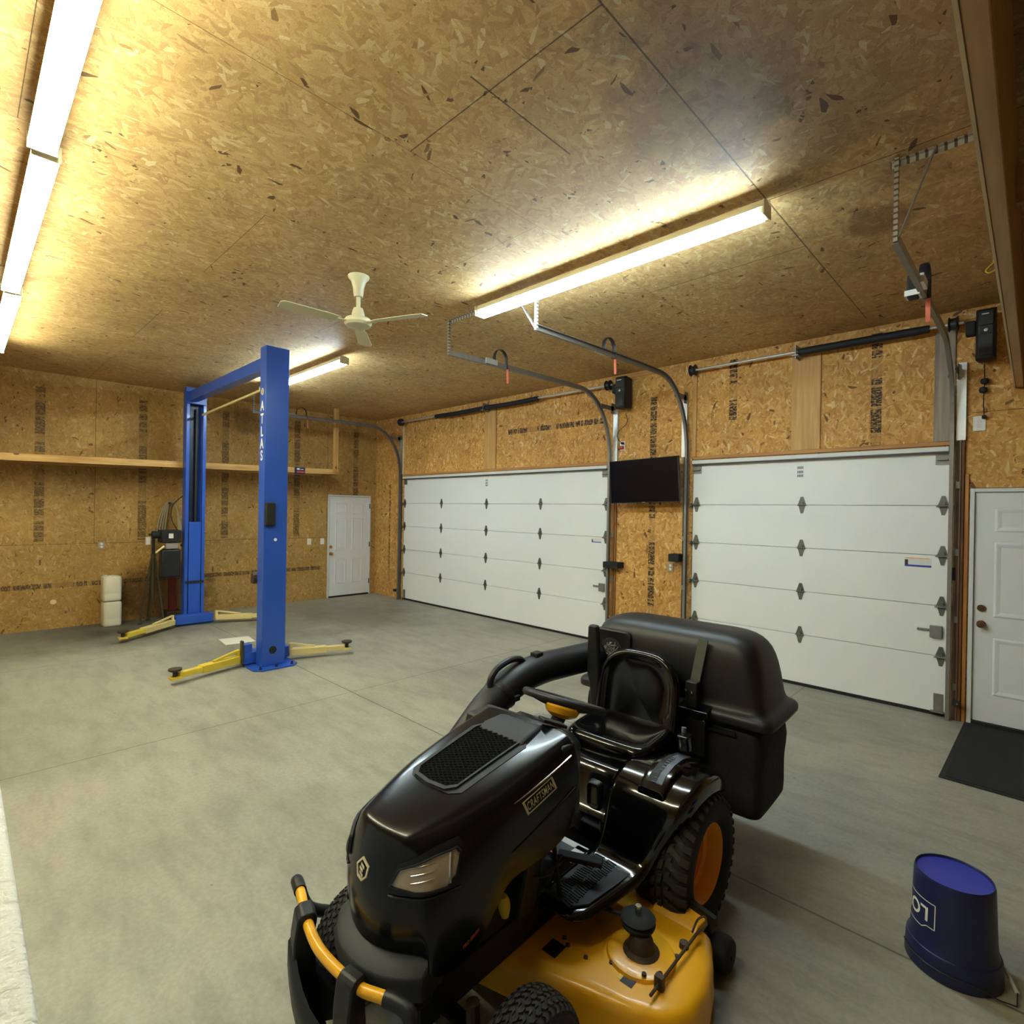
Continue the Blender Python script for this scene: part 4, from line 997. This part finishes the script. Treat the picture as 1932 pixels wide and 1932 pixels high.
# steering
SC=Vector((.30,.01,.957));sn=Vector((-math.sin(R(21)),0,math.cos(R(21))));su=Vector((math.cos(R(21)),0,math.sin(R(21))));sv=Vector((0,1,0))
part(B_().cyl((.46,.01,.80),SC-sn*.06,.03,16),'steering_column','matte')
sw=part(B_().tube([SC+su*.172*math.cos(R(a))+sv*.178*math.sin(R(a)) for a in range(0,360,9)],.0168,12,0,False,True),'steering_wheel','matte')
m=B_()
for a in(90,210,330): m.tube([SC-sn*.02,SC+su*.1*math.cos(R(a))+sv*.1*math.sin(R(a))-sn*.012,SC+su*.172*math.cos(R(a))+sv*.178*math.sin(R(a))],[.022,.018,.012],8,0,True,False,.5)
part(m,'spokes','matte',sw)
part(B_().lathe([(0,-.075),(.04,-.072),(.070,-.055),(.082,-.03),(.08,-.012),(0,-.01)],SC,sn,28),'wheel_hub','mow_yel',sw,label='yellow hub under the steering wheel')
# ---- fender deck (gloss black)
def fender(s):
    ST=[ # x,z, yin,yout, lip
     (.655,.318,.16,.28,.012),(.645,.330,.16,.32,.018),(.60,.336,.16,.35,.022),(.46,.338,.16,.375,.026),(.32,.340,.16,.395,.03),(.26,.352,.16,.405,.05),(.225,.40,.16,.43,.07),(.205,.47,.16,.465,.08),(.19,.54,.16,.495,.09),(.155,.600,.16,.515,.09),(.09,.642,.16,.525,.09),(0,.662,.16,.53,.09),(-.10,.660,.16,.53,.09),(-.20,.636,.16,.528,.085),(-.28,.600,.16,.52,.08),(-.345,.545,.16,.51,.06),(-.365,.50,.16,.49,.05)]
    L=[]
    for i,(x,z,y0,y1,lip) in enumerate(ST):
        a=ST[max(i-1,0)];b=ST[min(i+1,len(ST)-1)]
        d=Vector((b[0]-a[0],0,b[1]-a[1])).normalized();n=Vector((d.z,0,-d.x))
        if n.z<0 or (abs(n.z)<.3 and n.x<0): n=-n
        r=.035
        pr=[(y0,-.012),(y0,0),((y0+y1)/2,.0),(y1-r,0),(y1-r*.4,-r*.15),(y1,-r*.6),(y1+.004,-lip),(y1-.006,-lip),(y1-.012,-r*.8),(y1-r,-.014)]
        L.append([(x+n.x*k,s*y,z+n.z*k) for y,k in pr])
    return part(B_().loft(L),'fender','gloss',smooth=60,sub=1,label='glossy black fender and footrest')
FL=fender(1);FR=fender(-1)
for s,par in((1,FL),(-1,FR)):
    m=B_()
    P=[(.62,s*.17),(.62,s*.285),(.56,s*.33),(.40,s*.35),(.29,s*.36),(.27,s*.35),(.27,s*.17)]
    m.prism([(x,y*1.0) for x,y in P],'z',.337,.344)
    t_=part(m,'foot_mat','charcoal',par,smooth=0)
    m=B_()
    for k in range(26):
        x=.28+.0135*k
        for j in range(3):
            y0=.195+.055*j+random.uniform(0,.012);y1=y0+.045
            if y1<.35-(max(0,x-.5)*.35): m.bar((x,s*(y0-.01),.346),(x+.008*(j%2),s*(y1-.01),.346),.006,.004)
    part(m,'grip_ribs','matte',t_,smooth=0)
# centre body under the seat
part(B_().loft([rr_ for rr_ in [[(x,y,z) for x,y in rrect(x0,x1,-.17,.17,.03,3)] for z,x0,x1 in((.34,-.34,.20),(.43,-.34,.195),(.45,-.34,.16),(.57,-.34,.10),(.60,-.34,.08),(.61,-.33,.06))]]),'seat_pedestal','gloss',bevel=.006,seg=2,smooth=50)
part(B_().box((.18,-.165,.325),(.68,.165,.345)),'tunnel_cover','gloss',bevel=.006)
m=B_().loft([[(.135+dx,y,z) for y,z in rrect(.055-g_,.115+g_,.455-g_,.565+g_,.02,3)] for dx,g_ in((.0,.006),(.03,.004),(.035,0),(.02,-.006))]);
part(m,'cup_pocket','matte',smooth=50)
part(B_().box((.15,.07,.47),(.158,.10,.55)),'pocket_label','olive',smooth=0,label='pale olive patch inside the pocket')
m=B_().box((.29,-.01,.3462),(.42,.15,.3475));part(m,'warning_label','lab_b',smooth=0,label='black white and red warning label on the tunnel')
part(B_().box((.29,-.01,.3476),(.325,.15,.348)).box((.30,.10,.3476),(.41,.15,.348)),'label_panel','lab_w',smooth=0)
part(B_().box((.405,-.01,.3482),(.42,.15,.3486)),'label_stripe','lab_r',smooth=0)
part(B_().bar((.50,.14,.42),(.42,.30,.415),.045,.02).bar((.60,.16,.345),(.50,.17,.415),.015,.015),'brake_pedal','rubber',bevel=.004)
part(B_().bar((.62,.24,.36),(.64,.215,.60),.01,.015),'pedal_rod','chass')
# quadrant on the left fender with the height lever
m=B_();L=[]
qp=[(.15,.622),(.08,.664),(0,.682),(-.09,.682),(-.18,.662),(-.24,.64)]
L=[[(x,.30,z-.03),(x,.30,z),(x,.318,z+.006),(x,.402,z+.006),(x,.42,z),(x,.42,z-.03)] for x,z in qp]
part(m.loft(L),'lever_console','gloss',FL,smooth=50,bevel=.004)
m=B_();L=[[(x,.330,z+.001),(x,.330,z+.0085),(x,.368,z+.0085),(x,.368,z+.001)] for x,z in [(.12,.640)]+qp[1:5]];m.loft(L);part(m,'lever_slot','chass',FL,smooth=0)
m=B_();m.loft([[(x,.370,z+.001),(x,.370,z+.010),(x,.398,z+.010),(x,.398,z+.001)] for x,z in [(.12,.640)]+qp[1:5]]);part(m,'scale_strip','quad',FL,smooth=0)
m=B_()
for k in range(13):
    x=.115-.0215*k;z=.6895-abs(x+.045)**2*1.65
    m.box((x-.0055,.352,z-.003),(x+.0045,.372,z+.005))
part(m,'slot_teeth','quad',FL,smooth=0)
lv=part(B_().bar((-.20,.365,.60),(-.19,.367,.72),.012,.03),'height_lever','chass')
part(B_().loft([[(x+dx,y,z) for x,y in rrect(-.225,-.155,.335,.395,.015,3)] for z,dx in((.69,0),(.715,.0),(.755,.012),(.768,.016))]),'lever_grip','gloss',lv,bevel=.008,seg=3)
part(B_().cyl((-.20,.35,.76),(-.20,.35,.79),.011,12),'release_button','quad',lv)
# ---- seat
sy=.005
def cush(loops,name,par=None,**k): return part(B_().loft(loops),name,'seatp',par,smooth=60,sub=2,**k)
def padloop(w,h,r,fn,n=4): return [fn(a,b) for a,b in rrect(-w/2,w/2,-h/2,h/2,r,n)]
pb=lambda off:(lambda a,b:(-.205+b-off*.12,sy+a,.672+off+(.0 if b>0 else -b*.14)))
pan=cush([padloop(.36,.28,.07,pb(-.10)),padloop(.42,.35,.09,pb(-.085)),padloop(.47,.40,.09,pb(-.03)),padloop(.475,.405,.09,pb(-.005)),padloop(.46,.37,.09,pb(.018)),padloop(.42,.33,.08,pb(.024)),padloop(.37,.28,.07,pb(.008)),padloop(.30,.20,.06,pb(-.004)),padloop(.08,.06,.02,pb(-.004))],'seat_cushion')
def bk(off):
    def f(a,b):
        z=.860+b;x=-.395-b*.15+off-abs(a)**2*-.35*(1 if off>-.03 else .6)
        return (x,sy+a,z)
    return f
def bkloop(w,h,rt,rb,fn,n=5):
    P=[]
    for cx,cz,a,r in((w/2-rt,h/2-rt,0,rt),(-w/2+rt,h/2-rt,90,rt),(-w/2+rb,-h/2+rb,180,rb),(w/2-rb,-h/2+rb,270,rb)):
        for k in range(n+1):
            t=R(a+90*k/n);P.append(fn(cx+r*math.cos(t),cz+r*math.sin(t)))
    return P
def bk2(off,dz=0): 
    def f(a,b):
        z=.842+dz+b;return (-.385-(z-.86)*.17+off+abs(a)**2*.30,sy+a,z)
    return f
cush([bkloop(.38,.34,.12,.05,bk2(-.075)),bkloop(.45,.40,.16,.06,bk2(-.05)),bkloop(.475,.43,.175,.06,bk2(-.01)),bkloop(.465,.42,.17,.06,bk2(.02)),bkloop(.425,.39,.15,.05,bk2(.028,-.005)),bkloop(.375,.35,.13,.045,bk2(.008,-.012)),bkloop(.30,.27,.10,.04,bk2(.0,-.02)),bkloop(.18,.16,.06,.03,bk2(.0,-.02)),bkloop(.07,.06,.02,.012,bk2(.0,-.02))],'seat_back')
part(B_().box((-.40,-.20,.575),(-.10,.14,.60)).box((-.36,-.16,.60),(-.16,.10,.62)),'seat_bracket','chass',bevel=.004)
# ---- mower deck
DP=[(.17,.40),(.165,.60),(.20,.655),(.30,.70),(.43,.735),(.55,.735),(.64,.69),(.685,.60),(.735,.42),(.80,.22),(.845,.05),(.845,-.20),(.80,-.38),(.72,-.50),(.60,-.56),(.40,-.58),(.24,-.54),(.15,-.40),(.12,0)]
def dk(k,dz,g_=0):
    c=Vector((.47,.08));o=[]
    for x,y in DP:
        v=Vector((x,y))-c;l=v.length;o.append((c.x+v.x*(l-g_)/l,c.y+v.y*(l-g_)/l,dz))
    return o
deck=part(B_().loft([dk(1,.062,-.004),dk(1,.075,0),dk(1,.150,.0),dk(1,.178,.008),dk(1,.192,.03),dk(1,.195,.07),dk(1,.195,.3)]),'cutting_deck','mow_yel',smooth=55,label='yellow cutting deck')
for (x,y) in((.47,.50),(.55,0),(.47,-.38)):
    part(B_().lathe([(.125,.194),(.12,.206),(.10,.212),(0,.214)],(x,y,0),n=32),'spindle_plate','mow_yel',deck)
    part(B_().lathe([(.066,.213),(.05,.225),(.04,.26),(.03,.27),(0,.27)],(x,y,0),n=20),'spindle','rust',deck)
part(B_().lathe([(0,.272),(.060,.272),(.064,.285),(.056,.293),(.064,.301),(.05,.311),(.025,.318),(0,.320)],(.44,.47,0),n=28),'deck_pulley','rubber',deck)
part(B_().cyl((.44,.47,.32),(.44,.47,.345),.012,6),'pulley_bolt','chrome',deck)
m=B_()
for x,y in((.56,.56),(.52,.60),(.575,.44),(.62,.28),(.60,.25),(.39,.60),(.62,.36)): m.lathe([(.009,.2135 if math.hypot(x-.47,y-.5)<.12 else .1955),(.008,.220 if math.hypot(x-.47,y-.5)<.12 else .2015),(0,.222 if math.hypot(x-.47,y-.5)<.12 else .203)],(x,y,0),n=8,cap=False)
part(m,'deck_bolts','rust',deck)
rod=part(B_().cyl((.62,.615,.215),(.25,.625,.228),.0055,8).tube(cat([(.27,.625,.228),(.23,.64,.24),(.20,.625,.25),(.22,.605,.24),(.28,.61,.228)],4),.004,6),'deflector_rod','rust',deck)
part(B_().box((.545,.60,.195),(.565,.63,.24)).lathe([(.018,.196),(.016,.215),(0,.216)],(.33,.60,0),n=12),'rod_bracket','rust',deck)
part(B_().box((.57,.50,.1957),(.62,.545,.1965)),'deck_decal','lab_b',deck,smooth=0,label='small dark warning decal')
part(B_().box((.575,.485,.1957),(.615,.50,.1965)),'deck_decal','yel_lift',deck,smooth=0)
part(B_().box((.63,.22,.196),(.70,.28,.1968)),'deck_decal','rubber',deck,smooth=0,label='square black decal on the deck')
part(B_().loft([[(.15,.42,.185),(.24,.42,.19),(.24,.62,.19),(.17,.62,.19)],[(.135,.42,.225),(.22,.42,.205),(.22,.60,.205),(.155,.64,.245)]]),'deck_ear','mow_yel',deck,bevel=.004)
part(B_().box((.655,.63,.03),(.74,.67,.15)),'wheel_bracket','mow_yel',deck,bevel=.004)
for x,y in((.104,.655),):
    part(B_().lathe([(.02,-.04),(.055,-.038),(.066,-.025),(.069,0),(.066,.025),(.055,.038),(.02,.04)],(x,y,.071),(0,1,0),28),'gauge_wheel','rubber',smooth=50)
    part(B_().box((x-.01,y-.055,.07),(x+.01,y-.045,.2)).cyl((x,y-.055,.071),(x,y+.045,.071),.008,8),'gauge_wheel_arm','chass')
part(B_().bar((.10,.30,.245),(.18,.66,.235),.02,.035),'lift_bar','chass')
part(B_().tube(cat([(.44,.47,.29),(.50,.20,.28),(.55,.02,.29)],4),.008,6),'drive_belt','rubber')
# ---- front bumper skirt and brush guard
sk=[]
for a in range(-6,7):
    y=.03+a/6*.215;x=1.385-abs(a/6)**2.4*.10;k=.03+(a/6*.215)*.85
    sk.append([(x-.12,k,.505),(x-.05,.03+(y-.03)*.96,.49),(x-.005,y,.465),(x,y,.44),(x-.01,y,.395),(x-.05,.03+(y-.03)*.95,.385),(x-.12,k,.385)])
part(B_().loft(sk),'front_skirt','matte_g',smooth=50,bevel=.006)
part(B_().box((1.18,-.13,.30),(1.27,.18,.46)),'nose_frame','chass',bevel=.01)
GT=[(1.20,-.42,.28),(1.27,-.43,.33),(1.305,-.432,.42),(1.325,-.41,.462),(1.345,-.345,.468),(1.392,-.203,.460),(1.416,-.089,.455),(1.417,.021,.452),(1.404,.126,.450),(1.383,.185,.452),(1.360,.245,.452),(1.35,.285,.435),(1.36,.30,.38),(1.39,.29,.30),(1.41,.27,.22)]
GP=cat(GT,6)
GP=[p for p in GP]
gu=part(B_().tube(GP,.0165,14),'brush_guard','mow_yel',label='yellow tubular brush guard')
def ys(p): return p.y
n_g=len(GP)
part(B_().tube(GP[:25],.0215,14),'end_sleeve','matte',gu,label='black rubber sleeve on the bar end')
part(B_().tube(GP[56:],.0215,14),'end_sleeve','matte',gu,label='black rubber sleeve on the bar end')
for yy in(-.235,.10):
    # curved support plates hooking over the tube
    k=min(range(20,60),key=lambda i:abs(GP[i].y-yy));c=GP[k];d=(GP[k+1]-GP[k-1]).normalized();out=Vector((d.y,-d.x,0))
    if out.x<0: out=-out
    pr=[(-.03,.010),(-.02,.030),(.015,.032),(.032,.018),(.042,-.05),(.045,-.16),(.02,-.26),(-.04,-.34),(-.12,-.36),(-.10,-.28),(-.03,-.17),(-.02,-.06),(-.03,-.0)]
    L=[[c+d*w_+out*a+Vector((0,0,b)) for a,b in pr] for w_ in(-.034,.034)]
    part(B_().loft(L),'guard_support','matte',gu,bevel=.006,smooth=40)
L=[]
for k in range(9):
    q=k/8;y=-.27+.40*q;zt=.40-.13*math.sin(PI*min(1,q*1.1)*.5)-.0;x0=1.405+.045*math.sin(PI*q)
    L.append([(x0,y,zt),(x0+.018,y,zt-.02),(x0+.02,y,zt-.10),(x0-.02,y,.16),(x0-.08,y,.10),(x0-.10,y,.11),(x0-.045,y,.165),(x0-.005,y,zt-.09)])
part(B_().loft(L),'guard_panel','matte',gu,smooth=50,label='curved black panel below the yellow guard tube')
part(B_().bar((1.37,.17,.33),(1.27,.12,.22),.035,.012),'guard_brace','mow_yel',gu)
# ---- bagger
bag_c='bagger'
ly0,ly1=-.47,.645
def lp(x0,x1,y0,y1,z,r): return [(x,y,z) for x,y in rrect(x0,x1,y0,y1,r,4)]
BL=part(B_().loft([lp(-1.02,-.50,ly0,ly1,.738,.06),lp(-1.028,-.492,ly0-.008,ly1+.008,.742,.064),lp(-1.03,-.49,ly0-.01,ly1+.01,.775,.065),lp(-1.025,-.495,ly0,ly1,.795,.065),lp(-1.0,-.525,ly0+.03,ly1-.035,.805,.06),lp(-.985,-.535,ly0+.045,ly1-.05,.83,.07),lp(-.975,-.54,ly0+.05,ly1-.06,.95,.08),lp(-.955,-.548,ly0+.065,ly1-.08,1.06,.09),lp(-.93,-.565,ly0+.085,ly1-.11,1.125,.10),lp(-.90,-.60,ly0+.12,ly1-.15,1.16,.11),lp(-.86,-.65,ly0+.18,ly1-.21,1.175,.09),lp(-.80,-.70,ly0+.3,ly1-.35,1.18,.04)]),'bagger_lid','matte',smooth=60,sub=1,label='black moulded bagger lid')
for y0,y1 in((.10,.60),(-.43,.07)):
    L=[]
    for k,z in enumerate((.275,.285,.33,.42,.52,.62,.70,.765)):
        sh=[.05,.015,.0,-.004,.008,-.006,.004,.0][k]
        L.append(lp(-.985+sh,-.515-sh,y0+sh+.004*math.sin(k*2.1),y1-sh+.01*math.sin(k*1.7),z,.055))
    bg=part(B_().loft(L),'grass_bag','cloth',smooth=60,sub=1,label='black cloth grass bag')
    part(B_().bar((-.51,y0+.1,.70),(-.51,y1-.12,.70),.012,.02),'bag_hem','matte',bg)
# inlet plate, opening and chute
part(B_().loft([[(x,y,z) for y,z in rrect(-.375-g_,-.14+g_,.90-g_,1.10+g_,.035,4)] for x,g_ in((-.56,.008),(-.532,.008),(-.528,.0),(-.532,-.01))]),'inlet_plate','matte',BL,smooth=40)
part(B_().lathe([(0,0),(.075,0),(.075,.006),(.068,.008),(0,.004)],(-.532,-.255,.985),(1,0,0),28),'inlet_opening','rubber',BL)
m=B_()
for k in range(9):
    a=.7*k
    m.tube([(-.525,-.255+.05*math.cos(a),.985+.05*math.sin(a)),(-.515,-.255+.02*math.cos(a+2),.985+.03*math.sin(a+1)),(-.525,-.255+.055*math.cos(a+3.1),.985+.055*math.sin(a+3.4))],.006,5)
part(m,'crumpled_liner','galv',BL,smooth=0)
CT=cat([(.72,-.50,.19),(.70,-.50,.32),(.66,-.485,.45),(.55,-.47,.60),(.43,-.455,.72),(.29,-.45,.83),(.12,-.445,.905),(-.08,-.44,.93),(-.28,-.42,.93),(-.44,-.385,.935),(-.55,-.36,.94)],5)
chute=part(B_().tube(CT,[.085]*len(CT),20),'discharge_chute','matte',smooth=60,label='black plastic discharge tube')
def near(x): return min(range(len(CT)),key=lambda i:abs(CT[i].x-x) if CT[i].z>.5 else 9)
i0=near(.24);
part(B_().tube([CT[i0]-Vector((.012,0,-.006)),CT[i0],CT[i0]+Vector((.014,0,-.01))],[.089,.092,.089],20),'chute_joint','matte',chute)
a=CT[near(.26)]+Vector((.03,0,.085));b=CT[near(.10)]+Vector((0,0,.08))
part(B_().tube(cat([a+Vector((.01,0,-.03)),a+Vector((.01,0,.02)),a.lerp(b,.2)+Vector((0,0,.055)),a.lerp(b,.65)+Vector((0,0,.05)),b+Vector((.0,0,.02)),b+Vector((-.04,0,-.015))],4),.017,10),'chute_handle','charcoal',chute)
part(B_().box((-.02,-.46,1.0),(-.08,-.41,1.03)),'chute_latch','rubber',chute,bevel=.006)
part(B_().cyl((.34,-.44,.875),(.27,-.44,.94),.005,8),'latch_rod','galv',chute)
part(B_().box((.18,-.375,.84),(.22,-.35,.87)),'side_latch','rubber',chute,bevel=.005)
# support frame
m=B_();m.loft([[(-.38+dx,yc+y,z) for dx,y in((-.02,-w_),(.02,-w_),(.02,w_),(-.02,w_))] for z,w_,yc in((.66,.03,-.255),(.78,.032,-.262),(.90,.042,-.276),(1.14,.030,-.282),(1.155,.024,-.282))])
part(m,'upright','matte',bevel=.01,label='black upright post between chute and seat')
part(B_().box((-.43,-.30,.60),(-.385,-.21,.72)),'upright_foot','chass',bevel=.01)
part(B_().bar((-.51,.265,.90),(-.535,.30,1.145),.008,.05,up=(0,1,0)),'lid_strap','strapm',BL,smooth=0,label='grey flat strap down the front of the lid')
part(B_().box((-.50,.24,.80),(-.455,.30,.93)),'hinge_post','chass',bevel=.005)
part(B_().loft([[(-.45,y,.76),(-.45,y,.79),(-.53,y,.81),(-.53,y,.77)] for y in(.20,.36)]),'frame_plate','gloss',bevel=.003)
part(B_().box((-.56,.0,.55),(-.47,.34,.76)).box((-.5,-.15,.40),(-.36,.15,.62)),'hitch_frame','chass',bevel=.006)
m=B_()
for y,z in((.245,.885),(.275,.88),(.345,.745)): m.lathe([(0,0),(.008,0),(.008,.008),(0,.01)],(-.452,y,z),(1,0,0),8)
part(m,'bolts','chrome',smooth=40)
# ------------------------------------------------------------------ camera, world, view
cam=bpy.data.cameras.new('camera');co=bpy.data.objects.new('camera',cam);COL.objects.link(co)
yaw,pitch,roll=-0.7695,-0.0023,0.0165
cy,sy_=math.cos(yaw),math.sin(yaw)
f=Vector((sy_*math.cos(pitch),cy*math.cos(pitch),math.sin(pitch)));r0=Vector((cy,-sy_,0));u0=r0.cross(f)
rr=r0*math.cos(roll)+u0*math.sin(roll);uu=-r0*math.sin(roll)+u0*math.cos(roll)
co.matrix_world=Matrix(((rr.x,uu.x,-f.x,10.1327),(rr.y,uu.y,-f.y,-6.2645),(rr.z,uu.z,-f.z,1.8057),(0,0,0,1)))
cam.sensor_width=36;cam.sensor_fit='HORIZONTAL';cam.lens=1019.5/1932*36;cam.clip_start=.02
S.camera=co
w=bpy.data.worlds.new('world');S.world=w;w.use_nodes=True
w.node_tree.nodes['Background'].inputs[0].default_value=(.6,.65,.75,1);w.node_tree.nodes['Background'].inputs[1].default_value=.05
S.view_settings.view_transform='Standard';S.view_settings.look='None';S.view_settings.gamma=1;S.view_settings.exposure=EXPO
S.view_settings.use_curve_mapping=False
